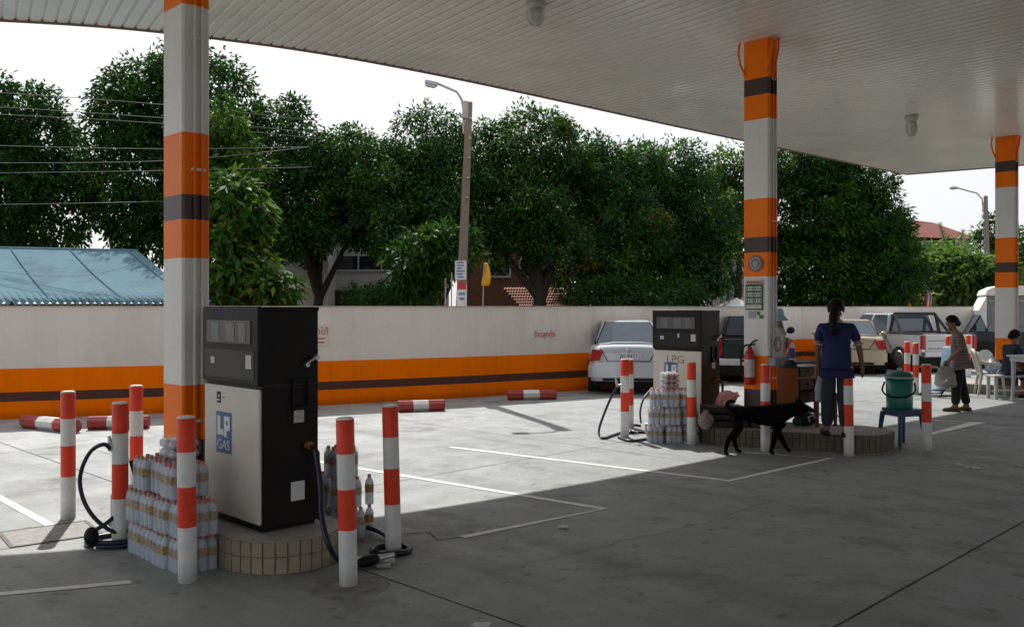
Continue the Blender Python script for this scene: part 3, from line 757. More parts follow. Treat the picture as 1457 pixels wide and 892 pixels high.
def tree(label, blobs, trunk, name='broadleaf_tree', mats=None, wts=None, L=.165, Wd=.034, per=46, dens=1.0, rad=.40, droop=.5, cat='tree', fill=.25, limbs=True, tr=.16, low=None):
    """blobs: (px, py, rx px, ry px, Y); trunk: (px, Y)"""
    mats = mats or [LD, LM, LL]; wts = wts or [.5, .38, .12]
    rv = .78 + .5 * (sum(map(ord, label)) % 11) / 10; L *= rv; Wd *= rv; per = int(per / rv ** 1.3)
    b0 = Vector(((trunk[0] - CX) / F * trunk[1], trunk[1], 0))
    t = empty(name, b0, 0, label, cat)
    Cs, Ns, cents = [], [], []
    for (x, y, rx, ry, Y) in blobs:
        s = Y / F; c = np.array(W(x, y, Y)); a = np.array([rx * s, max(rx, ry) * s * .85, ry * s])
        area = 4 * math.pi * (((a[0] * a[1]) ** 1.6 + (a[0] * a[2]) ** 1.6 + (a[1] * a[2]) ** 1.6) / 3) ** (1 / 1.6)
        n = max(6, int(area / (rad * rad * 1.25) * dens)); m = int(n * fill)
        u = rng.normal(0, 1, (n + m, 3)); u /= np.linalg.norm(u, axis=1)[:, None]
        r = np.concatenate([rng.uniform(.86, 1.06, n), rng.uniform(.25, .8, m)])[:, None]
        # lumpy outline
        r *= 1 + .10 * np.sin(u[:, :1] * 5.1 + x) * np.cos(u[:, 2:] * 4.3 + y)
        pts = c + u * a * r
        ok = pts[:, 2] > (low if low is not None else 1.2)
        Cs.append(pts[ok]); Ns.append(u[ok]); cents.append(c)
    Cs = np.concatenate(Cs); Ns = np.concatenate(Ns)
    leaves('crown', t, Cs, Ns, per, rad, L, Wd, mats, wts, droop)
    g = MB(); zb = min(c[2] for c in cents)
    fork = Vector((.15, .1, max(1.6, min(zb * .55, 3.0))))
    g.tube([(0, 0, -.02), (.03, .02, fork.z * .5), fork], [tr * 1.25, tr, tr * .9], 10)
    for c in cents:
        e = Vector(c) - b0; mid = fork.lerp(e, .5) + Vector((random.uniform(-.25, .25), random.uniform(-.25, .25), -.15))
        g.tube([fork - Vector((0, 0, .1)), mid, e], [tr * .75, tr * .5, tr * .15], 7)
        if limbs:
            for k in range(5):
                q_ = e + Vector((random.uniform(-1, 1), random.uniform(-1, 1), random.uniform(-.2, 1))).normalized() * random.uniform(.5, 1.2)
                g.tube([mid.lerp(e, random.uniform(.2, 1)), q_], [tr * .25, tr * .08], 5)
    g.build('trunk', BARK, t)
    return t
DK = dict(mats=[LD, LM, LL, LO], wts=[.69, .25, .055, .005])
MX = dict(mats=[LD, LM, LB, LL, LO, LP], wts=[.385, .25, .19, .09, .005, .08])
tree('dark round mango tree at far left above the blue shed roof', [(20, 205, 92, 85, 27), (-60, 260, 95, 130, 27.5), (52, 290, 78, 78, 26.5), (-130, 170, 100, 90, 28)], (10, 27), **DK, per=62)
tree('tallest dark mango tree rising behind the nearest column', [(278, 160, 92, 86, 27.5), (195, 160, 62, 68, 27), (192, 260, 72, 82, 26.5), (310, 265, 72, 95, 27.5), (240, 320, 70, 50, 26)], (262, 27.2), **DK, per=64)
tree('slim yellowish tree just right of the nearest column', [(318, 195, 34, 46, 23), (338, 235, 34, 34, 23), (312, 245, 26, 40, 23)], (322, 23), mats=[LM, LL, LY, LD], wts=[.40, .25, .15, .20], L=.22, rad=.34, per=36, name='slim_tree', tr=.07)
tree('bright green bush with large drooping leaves above the near pump', [(334, 300, 40, 48, 20), (336, 365, 40, 55, 19.6), (322, 410, 48, 40, 19.4), (388, 414, 28, 22, 19.2)], (342, 19.8), mats=[LM, LL, LY, LD], wts=[.45, .27, .06, .22], L=.24, Wd=.05, rad=.3, per=30, name='leafy_bush', tr=.06, cat='bush', droop=.8)
tree('dark tree directly right of the tallest mango tree', [(402, 210, 46, 58, 28), (420, 285, 66, 66, 27.5), (480, 250, 52, 62, 28.5), (515, 300, 50, 52, 28), (425, 338, 48, 26, 27)], (446, 28), **MX, per=62)
tree('wide glossy tree just left of the concrete utility pole', [(615, 212, 54, 52, 27), (552, 262, 56, 54, 27), (640, 270, 52, 58, 26.5), (590, 330, 56, 40, 26), (505, 228, 34, 38, 28)], (572, 27), **MX, per=64)
tree('fresh green low tree hanging over the wall left of the pole', [(612, 362, 46, 34, 23), (640, 352, 34, 30, 23), (596, 398, 30, 28, 23)], (610, 23.4), mats=[LM, LL, LD], wts=[.45, .12, .43], L=.18, rad=.32, per=36, name='low_tree', tr=.07)
tree('tall dark tree with a forked trunk right of the yellow flag', [(760, 212, 62, 50, 27.5), (700, 225, 40, 46, 28), (820, 232, 36, 40, 28), (735, 290, 68, 56, 27), (700, 330, 40, 40, 27), (782, 335, 50, 40, 27)], (762, 27), **MX, per=64, tr=.22)
tree('reddish tipped tree behind the far pump', [(852, 262, 56, 54, 29), (880, 330, 62, 64, 28.5), (915, 240, 34, 36, 30), (850, 388, 62, 44, 28)], (860, 29), mats=[LD, LM, LB, LL, LO], wts=[.36, .29, .22, .11, .02], per=62)
tree('dark tree left of the middle column', [(962, 244, 46, 44, 31), (930, 300, 52, 56, 30.5), (992, 310, 48, 60, 30.5), (945, 388, 60, 48, 30), (1010, 375, 36, 46, 30)], (960, 31), **MX, per=62)
tree('yellowish tree peeking out behind the middle column', [(1045, 236, 32, 30, 33), (1050, 290, 34, 40, 33), (1022, 330, 26, 40, 33)], (1046, 33), mats=[LM, LL, LY, LD], wts=[.35, .3, .2, .15], per=46)
tree('big dark tree right of the middle column', [(1140, 235, 62, 42, 35), (1215, 262, 56, 48, 35), (1150, 310, 76, 62, 34.5), (1226, 335, 58, 62, 34.5), (1150, 392, 80, 50, 34), (1248, 400, 62, 40, 34), (1270, 360, 24, 50, 35)], (1190, 35), mats=[LD, LM, LL], wts=[.5, .36, .14], per=64, L=.22)
tree('hazy green tree in front of the red roof', [(1310, 384, 34, 28, 52), (1350, 380, 34, 28, 52), (1385, 392, 26, 24, 50)], (1335, 52), mats=[LM, LP, LL], wts=[.35, .3, .35], per=40, L=.4, Wd=.08, rad=.7)
tree('pale leafy bush behind the far truck', [(1362, 395, 48, 34, 40), (1322, 412, 40, 26, 40), (1400, 405, 40, 34, 40), (1340, 375, 30, 22, 41), (1285, 425, 36, 16, 39)], (1365, 40), mats=[LM, LP, LL], wts=[.22, .48, .30], per=36, L=.34, Wd=.10, rad=.45, cat='bush', name='leafy_bush', tr=.08)
tree('dark tree behind the farthest column at right edge', [(1412, 345, 22, 34, 56), (1462, 385, 30, 42, 50), (1520, 360, 60, 60, 52), (1440, 400, 40, 30, 50)], (1460, 52), **DK, per=44, L=.35, Wd=.07, rad=.65)
tree('dark hedge of undergrowth standing behind the wall under the trees', [(560, 425, 60, 18, 24.5), (868, 422, 46, 24, 26), (930, 425, 70, 24, 27)], (700, 25), mats=[LD, LM], wts=[.7, .3], per=44, rad=.36, name='undergrowth_bush', cat='bush', limbs=False, tr=.06)
tree('dark tree mass behind the houses left of the pole', [(470, 345, 110, 60, 36), (600, 300, 90, 90, 36), (520, 270, 70, 50, 36)], (540, 36), mats=[LD, LM], wts=[.75, .25], per=40, rad=.7, L=.36, Wd=.07)
tree('dark tree mass behind the brick house right of the pole', [(760, 320, 110, 80, 38), (880, 310, 110, 80, 38), (1000, 320, 70, 70, 40)], (830, 38), mats=[LD, LM], wts=[.75, .25], per=40, rad=.7, L=.36, Wd=.07)
# palm fronds against the red roof
t = empty('palm_tree', (W(1352, 437, 60).x, 60, 0), 0, 'thin palm with two upright fronds in front of the red roof', 'palm tree')
g = MB(); g.tube([(0, 0, 0), (.1, 0, 2.5), (.05, 0, 4.2)], [.16, .13, .1], 8); g.build('trunk', BARK, t)
g = MB()
for (px, py) in ((1337, 318), (1371, 328), (1322, 350), (1384, 352), (1352, 345)):
    e = W(px, py, 60) - t.location; b = Vector((.05, 0, 4.2)); m_ = b.lerp(e, .55) + Vector((0, 0, .25))
    pts = [b, b.lerp(m_, .5), m_, m_.lerp(e, .5), e]; g.tube(pts, [.03, .03, .025, .02, .01], 5)
    for i in range(26):
        u = .12 + .88 * i / 25; k = min(3, int(u * 4)); p = pts[k].lerp(pts[k + 1], u * 4 - k); d = (pts[k + 1] - pts[k]).normalized()
        for s_ in (-1, 1):
            sd_ = Vector((s_ * .8, random.uniform(-.4, .4), -.35)); tip = p + (sd_ + d * .9).normalized() * .55 * (1.15 - u * .7)
            w_ = d * .035
            g.add([p - w_, p + w_, tip], [(0, 1, 2)])
g.build('frond', LM, t)

# ------------------------------------------------------------------ utility poles, wires, flags
CON = mat('weathered_concrete_pole', (.20, .18, .15), .85, var=.15, scale=3, dirt=(.09, .08, .07, .5), dscale=3)
YP = 18.9
def pole_pt(px, py, Y=YP): return W(px, py, Y)
pb = W(653, 437, YP); base = Vector((pb.x - .02, YP, 0))
t = empty('utility_pole', base, 0, 'leaning concrete utility pole with curved lamp arm behind the wall', 'utility pole')
top = W(668, 146, YP) - base
g = MB(); g.tube([(0, 0, 0), W(656, 430, YP) - base, top.lerp(W(656, 430, YP) - base, .5), top], [.145, .14, .115, .09], 4, smooth=False)
g.build('pole', CON, t)
g = MB(); g.bb(top.x - .15, top.x - .02, -.1, .02, top.z - .35, top.z + .02); g.build('top_bracket', mat('pale_bracket', (.4, .39, .37), .6), t, bevel=.02)
g = MB(); g.tube([W(660, 190, YP) - base, W(659.5, 155, YP) - base, W(657, 142, YP) - base, W(650, 131, YP) - base, W(622, 119, YP) - base], .028, 8)
g.build('lamp_arm', mat('galvanised_grey', (.42, .42, .43), .5, metal=.3), t)
lh = W(613.5, 119, YP) - base
M = Matrix.Translation(lh) @ Matrix.Rotation(R(12), 4, 'Y')
g = MB(); g.box(lh, (.27, .16, .10), 0, M=Matrix.Rotation(R(12), 4, 'Y')); hd = g.build('lamp_head', mat('lamp_grey_blue', (.35, .42, .46), .5), t, bevel=.03)
MB().box(lh + Vector((-.02, 0, -.06)), (.2, .13, .03), 0, M=Matrix.Rotation(R(12), 4, 'Y')).build('lamp_glass', GLS, hd)
g = MB()
for k in range(5): 
    p = W(670 - k * 1.2, 170 + k * 28, YP) - base; g.box(p, (.05, .26, .03))
g.build('step_bolt', STEEL, t)
# posters on the pole
def poster(px, py, w, h, label, rows, Y):
    p = W(px, py, Y); g = MB(); g.bb(-w / 2, w / 2, -.006, .0, -h / 2, h / 2, 0)
    for (x0, x1, z0, z1, mi) in rows: g.bb(x0 * w / 2, x1 * w / 2, -.009, -.0065, z0 * h / 2, z1 * h / 2, mi)
    o = g.build('poster', [mat('poster_paper', (.62, .64, .66), .7), mat('poster_blue_ink', (.12, .22, .42), .7, var=.4, scale=30), mat('poster_red_ink', (.45, .05, .05), .7)], None, loc=p)
    tag(o, label, 'poster'); return o
rr = random.Random(3)
rows = [(-.75 + .2 * rr.random(), .2 + .6 * rr.random(), .72 - .3 * k, .9 - .3 * k - .02, 1) for k in range(6)]
poster(655.5, 384.5, .24, .40, 'white poster with blue print fixed to the utility pole', rows, YP - .16)
poster(657, 418, .20, .52, 'torn poster with red top on the foot of the utility pole', [(-.95, .95, .35, .98, 2), (-.6, .7, -.1, .1, 1), (-.5, .6, -.5, -.3, 1)], YP - .17)
# wires
WIRE = mat('pale_wire', (.16, .16, .16), .5)
ws = [((-60, 128, 24), (230, 149, 22), (447, 172, 26)), ((-60, 149, 24), (230, 168, 22), (452, 190, 26)), ((-60, 160, 24), (230, 176, 22), (455, 198, 26)),
      ((-60, 206, 22), (230, 212, 21), (440, 209, 24)), ((-60, 232, 22), (232, 229, 21), (436, 210, 24)), ((-60, 247, 21), (232, 243, 21), (440, 238, 24)), ((-60, 292, 21), (130, 289, 21), (300, 285, 24))]
for i, (a, b, c) in enumerate(ws):
    A_, B_, C_ = W(*a), W(*b), W(*c); g = MB()
    pts = catmull([A_, B_, C_], 8); g.tube(pts, .008, 5)
    tag(g.build('overhead_wire', WIRE), ['topmost overhead wire crossing the tall mango tree', 'second overhead wire from the top at upper left', 'third overhead wire from the top at upper left', 'middle overhead wire, fourth from the top at left',
        'fifth overhead wire, rising to the right past the column', 'sixth overhead wire, nearly level across the dark trees', 'lowest overhead wire in front of the far left tree'][i], 'wire', 'overhead wires at left')
# flags
def flag(px, py, ph, Y, fx, fh, cols, label, name='flag'):
    b = W(px, 437, Y); t = empty(name, (b.x, Y, 0), 0, label, 'flag')
    topz = EYE + (437 - py) * Y / F
    e = Vector(((ph - px) * Y / F, 0, topz)); MB().tube([(0, 0, 0), e], .014, 6).build('flag_pole', mat('thin_pole_grey', (.3, .3, .28), .6), t)
    s = Y / F; g = MB(); nx, nz = 6, 8
    for j in range(nz + 1):
        for i in range(nx + 1):
            u, v = i / nx, j / nz
            x = e.x - (fx * s) * .35 * v + u * fx * s * (.25 + .75 * math.sin(math.pi * min(1, v * .62 + .05))); z = e.z - v * fh * s
            y = -.02 + .05 * math.sin(u * 7 + v * 2)
            g.v.append((x, y, z))
    for j in range(nz):
        for i in range(nx):
            a = j * (nx + 1) + i; g.f.append([a, a + 1, a + nx + 2, a + nx + 1]); g.m.append(int(i / nx * len(cols))); g.sm.append(True)
    o = g.build('cloth', cols, t); md = o.modifiers.new('th', 'SOLIDIFY'); md.thickness = .004
FY = mat('flag_yellow', (.62, .33, .01), .8); FR = mat('flag_red', (.5, .04, .03), .8); FW = mat('flag_white', (.7, .7, .68), .8); FB = mat('flag_blue', (.03, .04, .22), .8); FO = mat('flag_orange', (.6, .2, .03), .8)
flag(683, 374, 689, 20.4, 12, 33, [FY], 'yellow flag drooping on a thin pole right of the utility pole')
flag(1316, 407, 1318, 34, 11, 32, [FR, FW, FB, FB, FO], 'drooping blue, white and red flag above the wall at right')
flag(1291, 420, 1291, 34, 8, 18, [FO, FY], 'small orange flag above the wall left of the blue one')
for i, (x, y, x2) in enumerate([(632, 396, 634), (640, 388, 643)]):
    b = W(x, 437, 20.5); g = MB(); g.tube([(0, 0, 0), ((x2 - x) * 20.5 / F, 0, EYE + (437 - y) * 20.5 / F)], .014, 6)
    tag(g.build('bare_pole', MATS['thin_pole_grey'], None, loc=(b.x, 20.5, 0)), ['shorter of two thin bare poles left of the utility pole', 'taller of two thin bare poles left of the utility pole'][i], 'pole', 'thin bare poles behind the wall')
# far lamp post
YL = 46; b = W(1406, 437, YL); t = empty('street_lamp', (b.x, YL, 0), 0, 'grey lamp post with long curved arm at far right', 'street lamp')
o_ = Vector(t.location)
MB().tube([(0, 0, 0), W(1405, 400, YL) - o_, W(1402.5, 279, YL) - o_], [.16, .14, .10], 8).build('post', CON, t)
MB().tube([W(1399, 300, YL) - o_, W(1397.5, 283, YL) - o_, W(1390, 275, YL) - o_, W(1362, 267.5, YL) - o_], .04, 6).build('lamp_arm', MATS['galvanised_grey'], t)
c = W(1357, 267.5, YL) - o_; MB().ball(c, (.24, .14, .09)).build('lamp_head', MATS['lamp_grey_blue'], t)
for k in range(9): 
    p = W(1399, 290 + k * 9, YL) - o_; MB().ball(p, (.07, .05, .08), seg=8, rings=5).build('insulator', mat('insulator_blue_white', (.25, .27, .42), .4), t)

# ------------------------------------------------------------------ vehicles
def loft(st, prof_n, mat_, name, parent, sub=1):
    """st: (y, zb, zt, hw, crown) -> closed car lower body"""
    g = MB(); rows = []
    for (y, zb, zt, hw, cr) in st:
        h = zt - zb
        half = [(0, zb), (hw * .82, zb), (hw * .96, zb + .16 * h), (hw, zb + .5 * h), (hw * .985, zb + .74 * h), (hw * .94, zt - .05 * h), (hw * .80, zt), (0, zt + cr)]
        ring = [(x, y, z) for x, z in half] + [(-x, y, z) for x, z in half[-2:0:-1]]
        rows.append(ring)
    n = len(rows[0])
    for i in range(len(rows) - 1):
        g.add(rows[i] + rows[i + 1], [(k, (k + 1) % n, n + (k + 1) % n, n + k) for k in range(n)], 0, True)
    g.add(rows[0], [tuple(range(n))], 0, True); g.add(rows[-1], [tuple(reversed(range(n)))], 0, True)
    return g.build(name, mat_, parent, sub=sub, merge=True)
def quadpane(g, q, shrink, off, th=.012):
    q = [Vector(p) for p in q]; c = sum(q, Vector()) / len(q); nn = (q[1] - q[0]).cross(q[2] - q[0]).normalized()
    if isinstance(shrink, (int, float)): shrink = [shrink] * len(q)
    a = [p + (c - p) * s + nn * off for p, s in zip(q, shrink)]; b = [p - nn * th for p in a]; n = len(q)
    g.add(a + b, [tuple(range(n)), tuple(reversed(range(n, 2 * n)))] + [(i, n + i, n + (i + 1) % n, (i + 1) % n) for i in range(n)])
def wheel(parent, x, y, r, w, side):
    g = MB(); k = side * w / 2
    M = Matrix.Rotation(R(90), 4, 'Y')
    wh = MB().tube([(x - w / 2, y, r), (x - w / 2 + .03, y, r), (x + w / 2 - .03, y, r), (x + w / 2, y, r)], [r * .93, r, r, r * .93], 22).build('wheel', TYRE, parent)
    MB().tube([(x + k - side * .01, y, r), (x + k + side * .012, y, r)], [r * .62, r * .56], 18).build('rim', CHROME, wh)
RED_L = mat('red_tail_lamp', (.42, .01, .015), .12, var=.2, spec=.7); CLEAR = mat('clear_lamp', (.55, .55, .55), .12)
UNDER = mat('vehicle_underside', (.012, .012, .012), .8)
def sedan(name, loc, rz, label, paint, plate_txt, roof=1.50, Wd=.86, L=4.35, lip=True):
    t = empty(name, loc, rz, label, 'car')
    st = [(0.0, .42, .90, .70, .01), (.05, .34, 1.02, .79, .02), (.30, .28, 1.07, Wd - .01, .03), (1.1, .24, 1.05, Wd, .03), (2.6, .24, 1.02, Wd, .04), (3.3, .26, .96, Wd - .02, .05), (3.95, .30, .84, Wd - .06, .04), (L - .08, .36, .72, Wd - .14, .02), (L, .44, .64, Wd - .25, .01)]
    loft(st, 8, paint, 'body', t, 2)
    bz, tz = 1.02, roof
    b = [(-.76, .44), (.76, .44), (.78, 3.25), (-.78, 3.25)]; tp = [(-.58, 1.15), (.58, 1.15), (.59, 2.35), (-.59, 2.35)]
    V = [(x, y, bz) for x, y in b] + [(x, y, tz) for x, y in tp]
    g = MB(); g.add(V, [(3, 2, 1, 0), (4, 5, 6, 7), (0, 1, 5, 4), (1, 2, 6, 5), (2, 3, 7, 6), (3, 0, 4, 7)], 0, False)
    cab = g.build('cabin', paint, t); md = cab.modifiers.new('b', 'BEVEL'); md.width = .15; md.segments = 5
    cab.data.polygons.foreach_set('use_smooth', [True] * len(cab.data.polygons))
    TG = mat('tinted_car_glass', (.06, .085, .11), .06, var=.1, spec=.9)
    g = MB(); quadpane(g, [V[0], V[1], V[5], V[4]], [.11, .11, .17, .17], .006); g.build('rear_window', TG, t)
    g = MB(); quadpane(g, [V[0], V[1], V[5], V[4]], [.07, .07, .12, .12], .003); g.build('window_seal', UNDER, t)
    g = MB(); quadpane(g, [V[2], V[3], V[7], V[6]], .12, .006); g.build('windscreen', TG, t)
    for s in (1, -1):
        g = MB()
        q = [V[1], V[2], V[6], V[5]] if s == 1 else [V[3], V[0], V[4], V[7]]
        Q = [Vector(p) for p in q]
        m0, m1 = Q[0].lerp(Q[1], .52), Q[3].lerp(Q[2], .5)
        quadpane(g, [Q[0], m0, m1, Q[3]], .14, .006); quadpane(g, [m0, Q[1], Q[2], m1], .14, .006); g.build('side_window', TG, t)
        hl = MB(); hl.prism([(s * (Wd - .33), .92), (s * (Wd - .085), .96), (s * (Wd - .03), .70), (s * (Wd - .24), .72)], -.03, .20, 0, 'y'); hl.build('tail_lamp', RED_L, t, bevel=.02)
        MB().ball((s * (Wd - .22), L - .14, .66), (.14, .12, .08)).build('headlight', CLEAR, t)
        mr = MB(); mr.ball((s * (Wd + .08), 2.75, 1.06), (.1, .06, .07)); mr.tube([(s * (Wd - .1), 2.75, 1.0), (s * (Wd + .06), 2.75, 1.04)], .02, 6); mr.build('mirror', paint, t)
        for y in (.85, 3.42):
            MB().tube([(s * (Wd - .26), y, .32), (s * (Wd + .004), y, .32)], .375, 24).build('wheel_arch', UNDER, t); wheel(t, s * (Wd - .095), y, .31, .20, s)
    MB().bb(-.12, .12, .40, .44, 1.045, 1.065).build('brake_lamp', RED_L, t)
    MB().bb(-Wd + .1, Wd - .1, .25, L - .25, .16, .30).build('underbody', UNDER, t)
    # bumper, boot lid seam, plate recess
    g = MB(); pts = [(-Wd + .01, .36), (-Wd + .0, .06), (-Wd + .12, -.09), (0, -.13), (Wd - .12, -.09), (Wd, .06), (Wd - .01, .36)]
    for (z0, z1, k) in ((.28, .36, .93), (.36, .60, 1.0), (.60, .68, .97)):
        n = len(pts); P = [(x * k, y + (1 - k) * .9, z) for z in (z0, z1) for x, y in pts]
        g.add(P, [(i, i + 1, n + i + 1, n + i) for i in range(n - 1)], 0, True)
        g.add(P[n:], [tuple(range(n))], 0); g.add(P[:n], [tuple(reversed(range(n)))], 0)
    g.build('bumper', paint, t)
    g = MB(); g.bb(-.55, .55, -.125, -.06, .29, .345); g.build('diffuser', UNDER, t, bevel=.01)
    sm = MB(); lw = .012
    for (x0, z0, x1, z1) in ((-.60, .97, -.44, .70), (.60, .97, .44, .70), (-.44, .70, .44, .70)):
        sm.tube([(x0, .012, z0), (x1, .002, z1)], .009, 5)
    sm.build('boot_seam', UNDER, t)
    g = MB(); g.bb(-.30, .30, -.012, .01, .735, .885); g.build('plate_recess', paint, t, bevel=.01)
    g = MB(); g.bb(-.19, .19, -.026, -.013, .75, .87, 0); g.text(plate_txt, .11, Matrix(((1, 0, 0, 0), (0, 0, -1, -.028), (0, 1, 0, .81), (0, 0, 0, 1))), 1, .001)
    g.build('number_plate', [mat('plate_white', (.7, .7, .7), .4), BLACK], t)
    g = MB(); g.ball((0, .0, .935), (.055, .014, .03)); g.build('badge', CHROME, t)
    if lip:
        g = MB(); g.tube([(-.62, .05, 1.05), (-.3, .02, 1.085), (.3, .02, 1.085), (.62, .05, 1.05)], [.015, .03, .03, .015], 6); g.build('boot_lip', paint, t)
    g = MB(); g.tube([(-.45, -.11, .33), (-.45, .1, .33)], .03, 10); g.build('exhaust', STEEL, t)
    return t
SILV = mat('silver_car_paint', (.62, .66, .71), .2, metal=.25, var=.03); GOLD = mat('beige_car_paint', (.50, .43, .31), .3, metal=.25, var=.03)
def place(px0, px1, py, width, rz, off=0):
    Y = EYE * F / (py - HY); x = ((px0 + px1) / 2 - CX) / F * Y
    return Vector((x, Y, 0))
# silver sedan, rear towards us
sedan('silver_sedan', place(838, 951, 561, 0, 0), R(-6), 'silver sedan seen from behind, partly hidden by the far pump', SILV, 'ฎร 9471', roof=1.55)
sedan('beige_sedan', place(1163, 1262, 533, 0, 0), R(-19), 'beige sedan seen from behind beyond the man in blue', GOLD, 'กท 482', roof=1.49, Wd=.90)
DGREEN = mat('dark_green_car_paint', (.013, .028, .028), .22, var=.1)
def pickup(name, loc, rz, label, paint, lower, tall=1.72, rollbar=False, bumpm=None, cab4=True, Wd=.88, lamp_side=1.0):
    t = empty(name, loc, rz, label, 'pickup truck')
    L = 5.0; bed = 1.6; zb, zr = .48, 1.08
    g = MB()
    # bed: sides, floor, tailgate separate
    g.bb(-Wd, -Wd + .07, .03, bed, zb, zr); g.bb(Wd - .07, Wd, .03, bed, zb, zr); g.bb(-Wd + .07, Wd - .07, .06, bed, zb, zb + .12); g.bb(-Wd + .07, Wd - .07, bed - .06, bed, zb + .12, zr)
    g.build('cargo_bed', paint, t, bevel=.02)
    tg = MB(); tg.bb(-Wd + .14, Wd - .14, -.02, .05, zb + .08, zr - .005); tgo = tg.build('tailgate', paint, t, bevel=.015)
    h = MB(); h.bb(-.09, .09, -.035, -.02, zr - .13, zr - .07); h.build('handle', UNDER, tgo)
    h = MB(); h.bb(-Wd + .2, Wd - .2, -.026, -.02, zb + .2, zb + .215); h.bb(-Wd + .2, Wd - .2, -.026, -.02, zb + .42, zb + .435); h.build('pressing', UNDER, tgo)
    # cab lower
    st = [(bed + .02, zb - .06, zr + .02, Wd - .01, .01), (bed + .25, zb - .08, zr + .02, Wd, .01), (3.5, zb - .1, zr, Wd, .02), (4.2, zb - .06, zr - .06, Wd - .03, .05), (4.8, zb, .98, Wd - .08, .04), (L, zb + .08, .88, Wd - .18, .02)]
    loft(st, 8, paint, 'body', t, 1)
    b = [(-Wd + .06, bed + .05), (Wd - .06, bed + .05), (Wd - .06, 3.75), (-Wd + .06, 3.75)]; tp = [(-Wd + .2, bed + .18), (Wd - .2, bed + .18), (Wd - .2, 3.1), (-Wd + .2, 3.1)]
    V = [(x, y, zr) for x, y in b] + [(x, y, tall) for x, y in tp]
    g = MB(); g.add(V, [(3, 2, 1, 0), (4, 5, 6, 7), (0, 1, 5, 4), (1, 2, 6, 5), (2, 3, 7, 6), (3, 0, 4, 7)])
    cab = g.build('cabin', paint, t, bevel=.06)
    TG = mat('tinted_car_glass', (.06, .085, .11), .06, spec=.9)
    g = MB(); quadpane(g, [V[0], V[1], V[5], V[4]], .13, .006); g.build('rear_window', TG, t)
    g = MB(); quadpane(g, [V[0], V[1], V[5], V[4]], .09, .003); g.build('window_seal', UNDER, t)
    g = MB(); quadpane(g, [V[2], V[3], V[7], V[6]], .12, .006); g.build('windscreen', TG, t)
    for s in (1, -1):
        q = [V[1], V[2], V[6], V[5]] if s == 1 else [V[3], V[0], V[4], V[7]]; Q = [Vector(p) for p in q]
        if s == -1: Q = [Q[0], Q[1], Q[2], Q[3]]
        m0, m1 = Q[0].lerp(Q[1], .48), Q[3].lerp(Q[2], .46); g = MB()
        quadpane(g, [Q[0], m0, m1, Q[3]], .13, .006); quadpane(g, [m0, Q[1], Q[2], m1], .13, .006); g.build('side_window', TG, t)
        tl = MB(); tl.bb(s * (Wd - .06) - .055, s * (Wd - .06) + .055, -.025, .10, zb + .18, zr - .03); tl.build('tail_lamp', RED_L, t, bevel=.012)
        MB().ball((s * (Wd - .25), L - .1, .82), (.14, .1, .09)).build('headlight', CLEAR, t)
        mr = MB(); mr.ball((s * (Wd + .14), 3.35, 1.22), (.11, .06, .10)); mr.tube([(s * (Wd - .08), 3.35, 1.12), (s * (Wd + .12), 3.35, 1.18)], .02, 6); mr.build('mirror', UNDER, t)
        for y in (1.0, 4.1):
            MB().tube([(s * (Wd - .28), y, .38), (s * (Wd + .006), y, .40)], .43, 24).build('wheel_arch', UNDER, t); wheel(t, s * (Wd - .11), y, .37, .24, s)
    MB().bb(-Wd + .08, Wd - .08, .04, L - .3, .20, .50).build('chassis', UNDER, t)
    g = MB(); g.bb(-Wd + .02, Wd - .02, -.16, .02, .44, .60); g.build('bumper', bumpm or CHROME, t, bevel=.03)
    g = MB(); g.bb(-.2, .2, -.172, -.161, .47, .57, 0); g.build('number_plate', MATS['plate_white'], t)
    if rollbar:
        BLK = mat('black_sport_bar', (.02, .02, .022), .35); g = MB()
        y0, y1 = bed - .08, bed - .6
        for s in (1, -1):
            g.tube([(s * (Wd - .06), y0, zr), (s * (Wd - .16), y0, tall - .10), (s * (Wd - .22), y0, tall)], .05, 8); g.tube([(s * (Wd - .2), y0, tall - .03), (s * (Wd - .1), y1, zr)], .045, 8)
        g.tube([(-Wd + .22, y0, tall), (Wd - .22, y0, tall)], .05, 8); g.bb(-Wd + .1, Wd - .1, y0 - .03, y0 + .02, zr, zr + .06); g.build('sport_bar', BLK, t)
        MB().bb(-Wd - .005, -Wd + .08, .02, bed, zr, zr + .035).build('bed_rail', BLK, t, bevel=.01); MB().bb(Wd - .08, Wd + .005, .02, bed, zr, zr + .035).build('bed_rail', BLK, t, bevel=.01)
    return t
pickup('green_pickup', place(1026, 1122, 546, 0, 0), R(-14), 'dark green pickup seen from behind, left of the middle column', DGREEN, DGREEN, tall=1.63, bumpm=mat('white_bumper', (.6, .6, .58), .4))
pickup('silver_pickup', W(1350, 530, 25.3) * 1.0 - Vector((0, 0, W(1350, 530, 25.3).z)), R(11), 'silver four-door pickup with black sport bar behind the striped-shirt woman', mat('silver_truck_paint', (.62, .62, .63), .28, metal=.3, var=.03), SILV, tall=1.66, rollbar=True)
